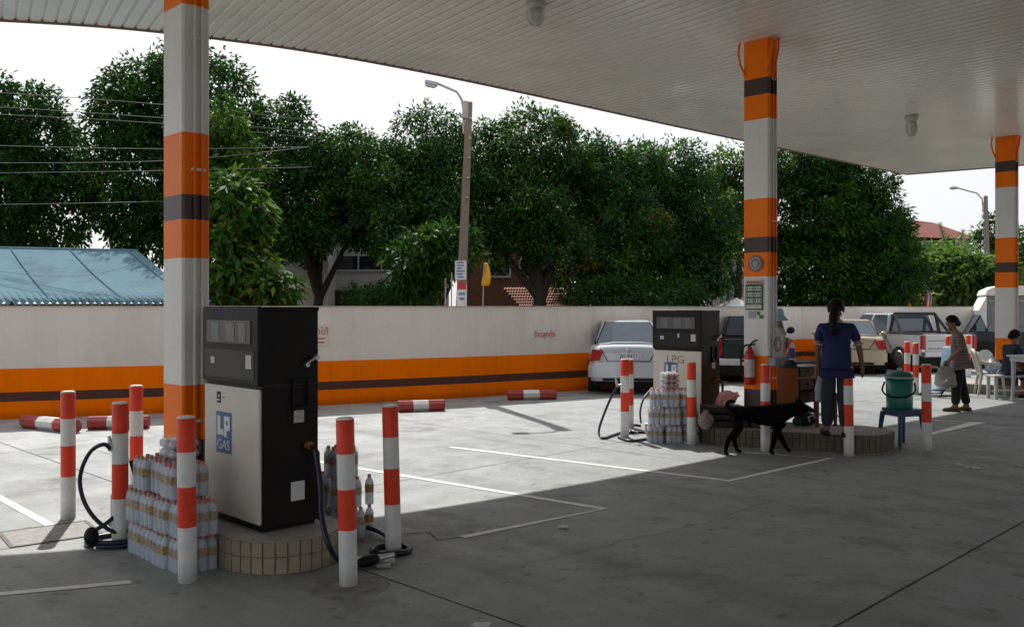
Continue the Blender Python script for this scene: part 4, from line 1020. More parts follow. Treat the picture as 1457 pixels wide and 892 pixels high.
# covered truck seen from the side behind the farthest column
t = empty('covered_truck', Vector((W(1440, 437, 27.4).x, 27.4, 0)), R(-20), 'dark truck with grey boxy cover and white roof behind the farthest column', 'truck')
TEAL = mat('dark_teal_truck_paint', (.02, .035, .05), .3, var=.1); CV = mat('grey_canvas_cover', (.20, .22, .23), .7, var=.15)
g = MB(); g.prism([(-1.45, .45), (-1.45, .95), (-1.30, 1.05), (-.95, 1.10), (1.9, 1.10), (1.9, .45)], -.85, .85, 0, 'y'); g.build('body', TEAL, t, bevel=.04)
g = MB(); g.prism([(-1.32, 1.06), (-.98, 1.62), (-.80, 1.66), (-.80, 1.06)], -.78, .78, 0, 'y'); g.build('cabin', TEAL, t, bevel=.03)
g = MB(); g.prism([(-1.2, 1.12), (-.96, 1.56), (-.84, 1.56), (-.84, 1.12)], -.795, -.785, 0, 'y'); g.build('side_window', mat('pale_truck_glass', (.16, .26, .27), .08), t)
g = MB(); g.bb(-.78, 1.95, -.86, .86, 1.11, 2.22); g.bb(-.70, 1.9, -.875, -.86, 1.28, 1.98, 0); g.build('cargo_cover', CV, t, bevel=.05)
g = MB(); g.bb(-.74, 1.94, -.885, -.862, 2.02, 2.05); g.build('cover_rail', mat('pale_rail', (.45, .45, .43), .5), t)
g = MB(); g.prism([(-.86, 2.2), (-.80, 2.36), (-.55, 2.48), (1.7, 2.5), (2.0, 2.36), (2.0, 2.2)], -.9, .9, 0, 'y'); g.build('cover_roof', mat('cover_white', (.72, .72, .70), .6), t, bevel=.03)
g = MB(); g.add([(-.80, -.86, 1.2), (-.80, .86, 1.2), (-1.02, .86, 1.75), (-1.02, -.86, 1.75), (-.80, -.86, 2.2), (-.80, .86, 2.2)], [(0, 1, 2, 3), (3, 2, 5, 4), (0, 3, 4), (1, 5, 2), (0, 4, 5, 1)]); g.build('front_flap', MATS['cover_white'], t)
g = MB(); g.ball((-1.15, -.98, 1.25), (.06, .05, .12)); g.tube([(-1.1, -.84, 1.2), (-1.15, -.96, 1.22)], .02, 6); g.build('mirror', UNDER, t)
for x in (-.85, 1.25):
    for s in (-1, 1):
        g = MB(); g.tube([(x, s * .62, .40), (x, s * .856, .40)], .45, 22); g.build('wheel_arch', UNDER, t)
        wh = MB().tube([(x, s * .66, .37), (x, s * .69, .37), (x, s * .85, .37), (x, s * .88, .37)], [.34, .37, .37, .34], 22).build('wheel', TYRE, t)
        MB().tube([(x, s * .87, .37), (x, s * .892, .37)], [.22, .2], 16).build('rim', CHROME, wh)
MB().bb(-1.3, 1.8, -.7, .7, .3, .47).build('chassis', UNDER, t)

# ------------------------------------------------------------------ bottles
PET = mat('clear_blue_bottle', (.60, .69, .78), .12, var=.08, alpha=.72, spec=.6)
CAPM = mat('pink_orange_cap', (.62, .24, .19), .4, var=.2); LBL = mat('yellow_brown_label', (.33, .21, .06), .5, var=.8, scale=34)
WLB = mat('pale_label', (.6, .6, .55), .5)
FILM = mat('shrink_film', (.75, .8, .88), .12, alpha=.24, spec=.9)
BD, BH = .072, .243
bm_ = MB().lathe([(.0, .0), (.033, .0), (.035, .006), (.0355, .05), (.034, .06), (.0355, .07), (.0355, .185), (.0335, .203), (.024, .222), (.014, .236), (.013, .243)], seg=12).build('bottle', PET).data
cm_ = MB().lathe([(.015, .238), (.0155, .262), (.013, .265), (.0, .265)], seg=10).build('cap', CAPM).data
lm_ = MB().lathe([(.0362, .108), (.0362, .178)], seg=12, mi=0).build('label', LBL).data
for me_ in (bm_, cm_, lm_):
    for v_ in me_.vertices: v_.co.z *= .243 / .265
for o in list(COL.objects):
    if o.data in (bm_, cm_, lm_): bpy.data.objects.remove(o)
def raw(name, data, parent, loc=None):
    o = bpy.data.objects.new(name, data); COL.objects.link(o); o.parent = parent
    if loc is not None: o.location = loc
    return o
def pack(loc, rz, nx, ny, label, group, tilt=None, film=True):
    t = empty('bottle_pack', loc, rz, label, 'bottle pack', group)
    rj = random.Random(int(loc[0] * 1000 + loc[2] * 77))
    for i in range(nx):
        for j in range(ny):
            b = raw('bottle', bm_, t, ((i - (nx - 1) / 2) * BD + rj.uniform(-.002, .002), (j - (ny - 1) / 2) * BD + rj.uniform(-.002, .002), 0)); b.rotation_euler.z = rj.random() * 6
            raw('cap', cm_, b); raw('label', lm_, b)
    if film:
        x, y = nx * BD / 2 + .003, ny * BD / 2 + .003; g = MB(); c = .03
        P = [(-x, -y + c), (-x + c, -y), (x - c, -y), (x, -y + c), (x, y - c), (x - c, y), (-x + c, y), (-x, y - c)]
        n = 8; rows = [(1, .003), (1.0, .09), (.99, .185), (.95, .23)]
        vs = [(p[0] * k, p[1] * k, z) for k, z in rows for p in P]
        for r_ in range(3): g.add(vs[r_ * n:(r_ + 2) * n], [(i, (i + 1) % n, n + (i + 1) % n, n + i) for i in range(n)], 0, True)
        g.build('shrink_wrap', FILM, t)
    if tilt: t.rotation_euler = (tilt[0], tilt[1], rz)
    return t
def loc1(c, x, y, z): p = c + E1 * x + E2 * y; return (p.x, p.y, z)
TN = ['bottom', 'middle', 'top']
PN = ['nearest the camera', 'second from the front', 'third from the front', 'rearmost']
grp = 'bottle packs stacked left of the near pump'
for tier in range(2):
    for k in range(4):
        pack(loc1(D1, -.635 + random.uniform(-.012, .012), -.17 + k * .232, tier * (BH + .003)), YAW + random.uniform(-.03, .03), 4, 3, f'bottle pack in the {TN[tier]} layer left of the near pump, {PN[k]}', grp)
for k in range(3):
    pack(loc1(D1, -.60 + random.uniform(-.02, .02), .0 + k * .232, 2 * (BH + .003)), YAW + random.uniform(-.04, .04), 4, 3, f'bottle pack in the top layer left of the near pump, {PN[k]}', grp)
pack(loc1(D1, -.56, .30, 3 * (BH + .003) + .074), YAW, 3, 2, 'bottle pack lying on its side on top of the stack left of the near pump', grp, tilt=(R(90), 0))
grp = 'bottle packs behind the near pump'
for tier in range(3):
    for k in range(2):
        if tier == 2 and k == 1: continue
        pack(loc1(D1, .66 - .02 * tier, -.20 + k * .235 + .02 * tier, tier * (BH + .003)), YAW + random.uniform(-.03, .03), 3, 3, f'bottle pack in the {TN[tier]} layer behind the near pump, {["nearer", "farther"][k]} of the pair' if tier < 2 else 'single bottle pack on top behind the near pump', grp)
for tier in range(2):   # loose bottles at the edge
    t_ = empty('water_bottle', loc1(D1, .84, -.24, tier * .245), 0, ['single clear bottle on the floor right of the packs behind the near pump', 'single clear bottle balanced on the lower one behind the near pump'][tier], 'bottle', 'loose bottles by the near pump')
    raw('body', bm_, t_); raw('cap', cm_, t_); raw('label', lm_, t_)
grp = 'bottle packs stacked at the far pump'
FB_ = Vector((2.19, 12.05, 0))
for tier in range(3):
    for k in range(3):
        p = FB_ + E1 * (.10) + Vector((-.16, .14, 0)) + (E1 * .0 + E2 * 0)
        q_ = Vector((-.22 + k * .235, .30 - .04 * (k == 1) + .02 * k, 0)) + FB_
        pack((q_.x + .02 * tier * (1 if k == 0 else -1), q_.y, tier * (BH + .003)), R(4 + 10 * (k - 1)), 3, 4, f'bottle pack in the {TN[tier]} layer at the far pump, {["leftmost", "middle", "rightmost"][k]}', grp)
pack((FB_.x - .04, FB_.y + .40, 3 * (BH + .003) + .11), R(12), 3, 3, 'bottle pack set on top of the stack at the far pump', grp, tilt=(R(90), 0))
t_ = empty('water_bottle', G(937, 622), 0, 'single clear bottle standing at the left foot of the far pump stack', 'bottle'); raw('body', bm_, t_); raw('cap', cm_, t_); raw('label', lm_, t_)

# ------------------------------------------------------------------ hoses
HOSE = mat('dark_blue_hose', (.012, .016, .035), .35, var=.2)
def hose(name, pts, r, label, n=10):
    g = MB(); g.tube(catmull([Vector(p) for p in pts], n), r, 8); return tag(g.build(name, HOSE), label, 'hose')
def coil(c, rad, z0, turns, n=26, ry=None, a0=0):
    return [(c.x + rad * (1 - .03 * i / n) * math.cos(a0 + i * 2 * math.pi / n), c.y + (ry or rad) * math.sin(a0 + i * 2 * math.pi / n), z0 + .03 * (i // n)) for i in range(int(turns * n) + 1)]
cB = G(171, 776)
Yb = cB.y - .08
co = coil(G(168, 772), .235, .022, 1.6, 24, .20, -1.9)
t = empty('filling_hose', cB, 0, 'looped dark hose and nozzle hanging on the post left of the near bottle stack', 'hose')
o_ = Vector(t.location)
lp = [W(158, 640, Yb + .05), W(148, 632, Yb), W(130, 641, Yb), W(117, 665, Yb), W(114, 690, Yb), W(122, 718, Yb), W(140, 742, Yb), W(165, 757, Yb + .03), W(188, 752, Yb + .1)]
MB().tube([p - o_ for p in catmull(lp, 8)], .016, 8).build('hose', HOSE, t)
lp2 = [W(196, 712, Yb + .12), W(178, 722, Yb + .1), W(150, 745, Yb), W(131, 757, Yb - .03), W(127, 768, Yb - .05), G(130, 774, .03)]
MB().tube([p - o_ for p in catmull(lp2, 8)], .016, 8).build('hose', HOSE, t)
MB().tube([Vector(p) - o_ for p in co], .02, 8).build('hose_coil', HOSE, t)
g = MB(); g.tube([W(158, 641, Yb + .05) - o_, W(157, 632, Yb + .05) - o_, W(155, 620, Yb + .05) - o_], [.022, .02, .012], 8); g.tube([W(160, 641, Yb + .05) - o_, W(165, 646, Yb + .08) - o_], .014, 6)
g.build('nozzle', STEEL, t)
g = MB(); g.ball(G(130, 763, .10) - o_, (.055, .05, .075)); g.build('hose_coupling', RUBBER, t)
g = MB(); g.tube([W(186, 655, Yb + .1) - o_, W(191, 672, Yb + .12) - o_, W(196, 690, Yb + .15) - o_], .016, 6); g.build('hose', RUBBER, t)
# near pump, right side: hose down and round the post
cF = G(560, 786); t = empty('filling_hose', cF, 0, 'black hose and nozzle lying on floor between the two posts right of near pump', 'hose'); o_ = Vector(t.location)
hp = [W(449, 640, 6.38), W(456, 690, 6.30), W(458, 735, 6.2), W(468, 775, 6.1), W(482, 797, 6.25) * 1, G(500, 806, .03)]
MB().tube([p - o_ for p in catmull(hp, 8)], .02, 8).build('hose', HOSE, t)
MB().tube([Vector(p) - o_ for p in coil(G(556, 786), .145, .024, 1.0, 22, .125, -2.2)], .022, 8).build('hose_coil', HOSE, t)
MB().tube([p - o_ for p in catmull([G(522, 750, .07), G(540, 756, .05), G(556, 766, .04), G(572, 776, .03)], 8)], .02, 8).build('hose', HOSE, t)
g = MB(); a, b = G(509, 801, .05), G(537, 794, .06)
g.tube([a - o_, a.lerp(b, .3) - o_, a.lerp(b, .7) - o_, b - o_], [.026, .04, .04, .03], 12); g.build('grip', RUBBER, t)
g = MB(); c_ = G(560, 789, .05); g.tube([b - o_, b.lerp(c_, .5) - o_, c_ - o_], [.026, .022, .018], 10); g.bb(b.x - o_.x + .0, b.x - o_.x + .1, b.y - o_.y - .05, b.y - o_.y - .02, .01, .03); g.build('nozzle', STEEL, t)
g = MB(); g.tube([G(495, 812, .03) - o_, G(503, 806, .05) - o_, G(512, 800, .05) - o_], .022, 8); g.build('hose', RUBBER, t)
g = MB(); a = G(530, 801); g.box((a.x - o_.x, a.y - o_.y, .022), (.30, .15, .04), 0, R(20)); g.build('tray', mat('tray_metal', (.55, .55, .55), .35, metal=.5), t, bevel=.01)
# far pump hoses
cG = G(889, 622); t = empty('filling_hose', cG, 0, 'hose looping from the post before the silver sedan to the floor', 'hose'); o_ = Vector(t.location); Yg = cG.y - .06
MB().tube([p - o_ for p in catmull([W(879, 549, Yg), W(872, 560, Yg), W(861, 585, Yg), W(853, 608, Yg), W(853, 620, Yg - .1), G(860, 623, .02), G(872, 619, .02), G(884, 615, .02)], 8)], .017, 8).build('hose', HOSE, t)
MB().tube([p - o_ for p in catmull([G(880, 622, .02), G(896, 627, .02), G(915, 625, .02), G(930, 623, .02), G(928, 616, .02), G(905, 615, .02), G(884, 617, .02)], 8)], .019, 8).build('hose', HOSE, t)
MB().tube([p - o_ for p in catmull([W(928, 552, Yg + .5), W(916, 567, Yg + .3), W(911, 585, Yg + .2), W(912, 602, Yg + .2)], 8)], .014, 8).build('hose', HOSE, t)
MB().tube([p - o_ for p in catmull([G(912, 606, .05), G(902, 605, .06), G(898, 612, .05), G(908, 616, .03)], 8)], .02, 8).build('hose', HOSE, t)
g = MB(); g.tube([W(879, 550, Yg) - o_, W(877, 543, Yg) - o_, W(876, 536, Yg) - o_], [.02, .02, .012], 8); g.tube([W(878, 549, Yg) - o_, W(884, 547, Yg) - o_], .012, 6); g.build('nozzle', STEEL, t)
g = MB(); p = G(925, 618); g.bb(-.07, .07, -.06, .06, 0, .15, 0); g.bb(-.072, .072, -.062, .062, .1505, .165, 1)
tag(g.build('small_carton', [mat('brown_carton', (.30, .22, .17), .8), WHITEP], None, loc=p, bevel=.004), 'small brown box with white top on the floor at the far pump', 'box')

# ------------------------------------------------------------------ things on and around the middle column
WOOD = mat('varnished_brown_wood', (.27, .10, .03), .45, var=.25, scale=5); WOODD = mat('dark_wood', (.05, .022, .012), .65, var=.3)
PALEW = mat('worn_drawer_wood', (.075, .04, .016), .7, var=.3, spec=.2)
zi = .226
# desk: near panel and drawer side
dk = empty('desk', G(1128, 604, zi) + E2 * .30 + E1 * .25, YAW, 'brown wooden desk with drawers beside the middle column', 'desk')
MB().bb(-.36, .36, -.46, .44, .84, .875).build('top', WOODD, dk, bevel=.006)
MB().bb(-.31, -.285, -.40, .38, .28, .838).build('side_panel', WOOD, dk)
MB().bb(.285, .31, -.40, .38, .28, .838).build('side_panel', WOOD, dk)
MB().bb(-.284, .284, .36, .38, .28, .838).build('back_panel', WOOD, dk)
for k in range(3):
    d = MB().bb(-.27, .27, -.425, -.38, .30 + k * .18, .30 + k * .18 + .15).build('drawer', PALEW, dk, bevel=.006)
    MB().bb(-.06, .06, -.445, -.4255, .365 + k * .18, .39 + k * .18).build('handle', WOODD, d)
MB().bb(-.284, .284, -.36, .36, .285, .30).build('bottom_panel', WOODD, dk)
for x in (-.29, .29):
    for y in (-.38, .36): MB().bb(x - .025, x + .025, y - .025, y + .025, 0, .278).build('leg', mat('dark_red_leg', (.13, .03, .02), .5), dk)
zt = zi + .877
def on_desk(px, py): return G(px, py, zt)
g = MB(); g.lathe([(.0, .0), (.078, .0), (.082, .025), (.072, .065), (.045, .095), (.0, .10)], seg=16); g.lathe([(0, 0), (.17, .0), (.16, .012), (0, .012)], (.04, -.03, 0), 16)
tag(g.build('cap', mat('black_cloth', (.012, .012, .014), .8), None, loc=on_desk(1124, 523)), 'black peaked cap lying on the desk by the middle column', 'cap')
g = MB(); g.lathe([(.04, 0), (.042, .06), (.042, .20), (.02, .245), (.02, .27), (0, .27)], seg=12, mis=[0, 1, 0, 0, 2]); 
tag(g.build('bottle', [mat('white_plastic', (.72, .72, .75), .35), mat('navy_stripe', (.05, .06, .25), .5), BLUE], None, loc=on_desk(1127, 516)), 'white and blue plastic bottle behind the black cap on the desk', 'bottle')
g = MB(); g.bb(-.10, .10, -.07, .07, 0, .012); g.bb(-.09, .10, -.06, .07, .0125, .022)
tag(g.build('paper_stack', mat('office_paper', (.66, .66, .65), .7), None, loc=on_desk(1148, 521), rz=.4), 'pile of white papers on the right of the desk', 'papers')
g = MB(); g.bb(-.1, .1, -.07, .07, 0, .10); g.lathe([(.05, 0), (.06, .12), (.0, .12)], (.13, .02, 0), 12)
tag(g.build('small_basket', mat('grey_purple_plastic', (.22, .2, .25), .5, var=.4, scale=20), None, loc=on_desk(1107, 520), rz=.4), 'greyish basket of odds and ends on the desk beside the column', 'basket')
# red-brown chair right of the desk
ch = empty('wooden_chair', G(1165, 606, zi) + Vector((0, .1, 0)), R(30), 'dark red wooden chair half hidden behind the man in blue', 'chair')
MB().bb(-.2, .2, -.2, .2, .42, .45).build('seat', WOODD, ch, bevel=.008)
MB().bb(-.2, .2, .17, .2, .62, .84).build('backrest', mat('orange_wood', (.40, .10, .02), .5), ch, bevel=.008)
for x in (-.18, .18):
    MB().bb(x - .018, x + .018, -.19, -.155, 0, .42).build('leg', MATS['dark_red_leg'], ch); MB().bb(x - .018, x + .018, .155, .19, 0, .62).build('leg', MATS['dark_red_leg'], ch)
# dark bag on the island under the desk
g = MB(); g.ball((0, 0, .085), (.15, .09, .09)); g.ball((-.13, -.03, .06), (.07, .06, .06), 1); g.tube([(.02, -.08, .06), (.0, -.1, .13), (.07, -.1, .15), (.12, -.08, .07)], .012, 6, 2)
tag(g.build('bag', [mat('navy_cloth', (.012, .015, .03), .8), mat('green_cloth', (.02, .07, .04), .7), WHITEP], None, loc=G(1147, 605, zi)), 'small dark bag with pale strap on the island below the desk', 'bag')
# extinguisher on the left face (-x) of the column
o_ = col2.location
def colface(py, dy): return o_ + E1 * (-CA / 2) + E2 * dy + Vector((0, 0, 0))
ez = 1.85 + (437 - 546) / 105
t = empty('fire_extinguisher', (o_ + E1 * (-CA / 2 - .075) + E2 * .05) + Vector((0, 0, ez)), YAW, 'red fire extinguisher hanging low on the middle column', 'fire extinguisher')
MB().lathe([(.0, .0), (.06, .0), (.066, .02), (.066, .40), (.05, .45), (.03, .475), (.03, .50), (0, .50)], seg=18).build('cylinder', mat('extinguisher_red', (.45, .02, .015), .3), t)
MB().lathe([(.0668, .10), (.0668, .34)], seg=18).build('label', mat('extinguisher_label', (.55, .55, .56), .5, var=.35, scale=14), t)
g = MB(); g.tube([(0, 0, .50), (0, 0, .54)], .02, 8); g.tube([(0, -.01, .54), (0, -.07, .585), (0, -.11, .60)], .012, 6); g.tube([(0, -.01, .53), (0, -.08, .545)], .01, 6); g.build('valve', BLACK, t)
g = MB(); g.tube(catmull([Vector(p) for p in ((0, .02, .535), (-.02, .08, .50), (-.03, .115, .38), (-.02, .11, .2), (0, .09, .06))], 6), .013, 6); g.build('hose', RUBBER, t)
# price board, emblem, stickers on that face
def board(name, label, cat, py0, py1, dy, w, fn, mats):
    z0, z1 = 1.85 + (437 - py1) / 105, 1.85 + (437 - py0) / 105
    g = MB(); fn(g, w / 2, (z1 - z0) / 2); p = o_ + E1 * (-CA / 2 - .004) + E2 * dy + Vector((0, 0, (z0 + z1) / 2))
    return tag(g.build(name, mats, None, loc=p, rz=YAW), label, cat)
GRN = mat('board_green', (.02, .10, .04), .4); BWH = mat('board_white', (.62, .64, .58), .4, var=.12, scale=12); BRD = mat('board_red', (.5, .06, .05), .5)
def pb(g, a, h):
    g.bb(-.012, 0, -a, a, -h, h, 0)
    g.bb(-.015, -.0125, -a, a, h - .05, h - .002, 1)
    for k in range(7): y = a * (.8 - k * .26); g.bb(-.0165, -.0155, y - .016, y + .012, h - .043, h - .012, 2)
    zz = h - .065
    for r_ in range(3):
        for c_ in (-1, 1):
            g.bb(-.014, -.0125, c_ * a * .47 - a * .40, c_ * a * .47 + a * .40, zz - .075, zz - .02, 1)
            for k in range(3): y = c_ * a * .47 + (k - 1) * .035; g.bb(-.0152, -.0142, y - .009, y + .009, zz - .066, zz - .03, 0)
        zz -= .082
    g.bb(-.014, -.0125, -a * .88, a * .88, -h + .02, zz - .02, 1)
    for k in range(2): g.bb(-.0152, -.0142, -a * .6, a * .7 - k * .05, -h + .045 + k * .03, -h + .055 + k * .03, 3)
board('price_board', 'green price board with white panels on the middle column', 'price board', 399, 441, .02, .255, pb, [GRN, BWH, BRD, mat('grey_ink', (.25, .26, .25), .6)])
def em(g, a, h):
    g.tube([(-.012, 0, 0), (0, 0, 0)], a, 24, 0); g.tube([(-.016, 0, 0), (-.0125, 0, 0)], a * .78, 24, 1)
    for k in range(10): an = k * .628; g.box((-.017, a * .5 * math.cos(an), a * .5 * math.sin(an)), (.003, .018, .03), 0)
board('round_emblem', 'round grey metal emblem on the orange band of the middle column', 'emblem', 363, 388, .0, .22, em, [mat('dull_bronze', (.18, .15, .12), .5, metal=.3), mat('grey_relief', (.36, .34, .30), .6, var=.3, scale=30)])
def st_(g, a, h):
    g.bb(-.006, 0, .0, a, -h, h, 0); g.bb(-.006, 0, -a * .55, -.02, 0, h, 1); g.bb(-.006, 0, -a, -a * .5, -h, 0, 1)
    for k in range(4): g.bb(-.0072, -.0062, .015, a - .015, -h + .015 + k * .022, -h + .023 + k * .022, 2)
board('sticker', 'white and green sticker below the price board', 'sticker', 443, 453, .0, .22, st_, [mat('pale_lilac_paper', (.5, .5, .58), .6), mat('leafy_green_ink', (.06, .20, .03), .6), MATS['grey_ink']])
# oval sign fixed on the right of the column
z0, z1 = 1.85 + (437 - 507) / 105, 1.85 + (437 - 475) / 105
g = MB(); hh = (z1 - z0) / 2; g.bb(-.09, .11, -.012, 0, -hh, hh, 0)
for (r_, y_, mi) in ((1.0, -.016, 1), (.80, -.020, 0), (.66, -.024, 2), (.5, -.028, 0)):
    g.prism([(.0 + .062 * r_ * math.cos(k * .2618), .02 + .098 * r_ * math.sin(k * .2618)) for k in range(24)], y_, y_ + .0035, mi, 'y')
tag(g.build('oval_sign', [mat('sign_cream', (.56, .52, .48), .5), mat('sign_maroon', (.25, .03, .06), .5), mat('sign_slate', (.2, .22, .3), .5)], None, loc=o_ + E2 * (-CB / 2 - .035) + E1 * (.03) + Vector((0, 0, (z0 + z1) / 2)), rz=R(28)), 'white plate with maroon oval ring mounted on the right of the middle column', 'sign')
# dark crates and plastic bags left of the column
CR = mat('dark_crate', (.025, .027, .025), .6, var=.3)
p = G(1036, 610, zi) + Vector((0, .25, 0)); t = empty('crate', p, R(8), 'dark low crate on the island behind the walking dog', 'crate')
g = MB(); w, d, h = .27, .18, .26
for z in (.03, .12, .21): g.bb(-w, w, -d, -d + .02, z, z + .06); g.bb(-w, w, d - .02, d, z, z + .06); g.bb(-w, -w + .02, -d + .021, d - .021, z, z + .06); g.bb(w - .02, w, -d + .021, d - .021, z, z + .06)
for x in (-w + .0, w - .03):
    for y in (-d - .004, d - .026): g.bb(x, x + .03, y, y + .03, 0, h + .02)
g.bb(-w + .021, w - .021, -d + .021, d - .021, .02, .03)
g.build('frame', CR, t)
MB().bb(-w + .02, w - .02, -d + .03, d - .03, .26, .285).build('lid', mat('grey_sheet', (.07, .075, .07), .6), t)
def bag_mesh(seed, sx, sy, sz):
    rj = random.Random(seed); g = MB(); seg, rings = 19, 13
    for i in range(rings + 1):
        tt = i / rings; r = math.sin(min(1, tt * 1.15 + .03) * math.pi * .92) ** .6 if tt < .86 else .22 + .9 * (tt - .86)
        for k in range(seg):
            a = 2 * math.pi * k / seg; q = r * (1 + .10 * math.sin(3 * a + seed + tt * 5) + .07 * math.sin(7 * a + tt * 9) + rj.uniform(-.13, .13))
            g.v.append((sx * q * math.cos(a), sy * q * math.sin(a), sz * tt))
    for i in range(rings):
        for k in range(seg): g.f.append([i * seg + k, i * seg + (k + 1) % seg, (i + 1) * seg + (k + 1) % seg, (i + 1) * seg + k]); g.m.append(0); g.sm.append(False)
    g.f.append(list(reversed(range(seg)))); g.m.append(0); g.sm.append(False)
    return g
PINKB = mat('pink_plastic_bag', (.62, .26, .24), .35, var=.2, scale=7, alpha=.85); WHB = mat('white_plastic_bag', (.40, .39, .43), .35, var=.12, alpha=.8)
o = bag_mesh(2, .115, .10, .34).build('plastic_bag', PINKB, None, loc=G(1026, 610, zi) + Vector((-.02, .22, .295))); o.rotation_euler = (R(10), R(62), 0)
tag(o, 'pinkish plastic bag lying on the dark crate left of the column', 'plastic bag')
o = bag_mesh(5, .10, .09, .26).build('plastic_bag', mat('pale_pink_bag', (.36, .27, .25), .4, var=.2, alpha=.85), None, loc=G(1003, 612, zi) + Vector((.02, .05, 0)))
tag(o, 'pale pink plastic bag slumped between the far pump and the dark crate', 'plastic bag')


def carrier(seed, w, d, h, m, loc, rz, label, cat='carrier bag'):
    t = empty(cat.replace(' ', '_'), loc, rz, label, cat); rj = random.Random(seed); g = MB(); seg, rings = 24, 12
    for i in range(rings + 1):
        tt = i / rings; bul = (.55 + .45 * math.sin(min(1, (1 - tt) * 1.6 + .15) * math.pi / 2)) if tt > .1 else .8 + 2 * tt
        for k in range(seg):
            a = 2 * math.pi * k / seg; ca, sa = math.cos(a), math.sin(a); sq = (abs(ca) ** 4 + abs(sa) ** 4) ** -.25
            q = bul * (1 + .06 * math.sin(5 * a + seed + tt * 4) * tt + .05 * math.sin(9 * a + tt * 11 + seed) + rj.uniform(-.025, .025))
            g.v.append((w / 2 * q * ca * sq, d / 2 * q * sa * sq * (1 - .45 * tt), -h + h * tt * (1 - .04 * abs(ca))))
    for i in range(rings):
        for k in range(seg): g.f.append([i * seg + k, i * seg + (k + 1) % seg, (i + 1) * seg + (k + 1) % seg, (i + 1) * seg + k]); g.m.append(0); g.sm.append(True)
    g.f.append(list(reversed(range(seg)))); g.m.append(0); g.sm.append(True)
    g.build('pouch', m, t)
    for s in (-1, 1):
        MB().tube(catmull([Vector(p) for p in ((-w * .22, s * d * .12, -.02), (-w * .10, s * .01, .06), (0, 0, .10), (w * .10, s * .01, .06), (w * .22, s * d * .12, -.02))], 5), .009, 6).build('strap', m, t)
    return t
# green cooler on a blue stool
BLST = mat('blue_stool_plastic', (.018, .07, .15), .4, var=.12); CGR = mat('green_cooler_plastic', (.02, .21, .165), .35, var=.12, dirt=(.01, .07, .05, .5), dscale=6)
sp = G(1283, 634)
t = empty('stool', sp, R(18), 'blue plastic stool holding the green water cooler', 'stool')
MB().prism([(-.19, -.16), (-.16, -.19), (.16, -.19), (.19, -.16), (.19, .16), (.16, .19), (-.16, .19), (-.19, .16)], .47, .50).build('seat', BLST, t, bevel=.01)
MB().prism([(-.185, -.155), (-.155, -.185), (.155, -.185), (.185, -.155), (.185, .155), (.155, .185), (-.155, .185), (-.185, .155)], .41, .469).build('apron', BLST, t, bevel=.008)
for sx in (-1, 1):
    for sy in (-1, 1):
        MB().tube([(sx * .165, sy * .165, .45), (sx * .19, sy * .19, .2), (sx * .215, sy * .215, 0)], [.038, .03, .026], 6, smooth=False).build('leg', BLST, t)
t = empty('water_cooler', sp + Vector((-.03, .0, .502)), R(-30), 'green water cooler drum with lid and black handle on a blue stool', 'water cooler')
MB().lathe([(.0, 0), (.158, 0), (.165, .02), (.172, .38), (0, .38)], seg=26).build('drum', CGR, t)
MB().lathe([(.178, .381), (.182, .39), (.182, .44), (.165, .455), (.13, .485), (.06, .50), (0, .502)], seg=26).build('lid', mat('dark_green_lid', (.015, .13, .105), .4), t)
MB().lathe([(.1825, .405), (.1835, .41), (.1835, .422), (.1825, .426)], seg=26).build('rim', mat('pale_rim', (.45, .5, .48), .4), t)
g = MB(); g.tube(catmull([Vector(p) for p in ((.185, 0, .34), (.20, -.10, .24), (.12, -.22, .18), (0, -.25, .165), (-.12, -.22, .18), (-.20, -.10, .24), (-.185, 0, .34))], 6), .012, 6)
g.build('handle', RUBBER, t)
g = MB(); g.tube([(0, 0, .50), (0, 0, .535)], .03, 10); g.build('knob', MATS['pale_rim'], t)

# blue folding chair on the far island, white chair, table, bench
t = empty('folding_chair', G(1338, 562), R(-65), 'pale blue lounge chair with metal legs left of the striped-shirt woman', 'chair')
CB2 = mat('pale_blue_seat', (.15, .24, .32), .4, var=.1)
g = MB(); n = 10
pts = [(-.30, .12), (-.22, .14), (-.0, .22), (.20, .30), (.26, .40), (.30, .62), (.36, .98), (.38, 1.0)]
for i, (y, z) in enumerate(pts): g.v += [(-.24, y, z), (.24, y, z), (.24, y + .02, z - .02), (-.24, y + .02, z - .02)]
for i in range(len(pts) - 1):
    a = i * 4
    for k in range(4): g.f.append([a + k, a + (k + 1) % 4, a + 4 + (k + 1) % 4, a + 4 + k]); g.m.append(0); g.sm.append(True)
g.f += [[0, 1, 2, 3], [len(g.v) - 4, len(g.v) - 3, len(g.v) - 2, len(g.v) - 1]]; g.m += [0, 0]; g.sm += [False] * 2
g.build('seat', CB2, t)
for s in (-1, 1):
    g = MB(); g.tube(catmull([Vector(p) for p in ((s * .25, -.34, .012), (s * .25, -.1, .012), (s * .25, .3, .012), (s * .25, .36, .06), (s * .25, .30, .3))], 5), .014, 6); g.tube([(s * .25, -.3, .012), (s * .25, -.16, .16)], .014, 6); g.build('leg', RUBBER, t)
PLW = mat('white_chair_plastic', (.58, .55, .46), .45, var=.06); PLG = mat('greyish_white_plastic', (.46, .48, .47), .5, var=.06)
t = empty('plastic_chair', G(1409, 562), R(72), 'cream plastic chair with bag on it, facing the farthest column', 'chair')
g = MB(); g.prism([(-.22, -.22), (.22, -.22), (.24, .05), (.2, .22), (-.2, .22), (-.24, .05)], .44, .47); g.build('seat', PLW, t, bevel=.01)
g = MB()
g.tube(catmull([Vector(p) for p in ((-.2, .2, .46), (-.24, .25, .66), (-.2, .31, .87), (0, .34, .95), (.2, .31, .87), (.24, .25, .66), (.2, .2, .46))], 6), .032, 8)
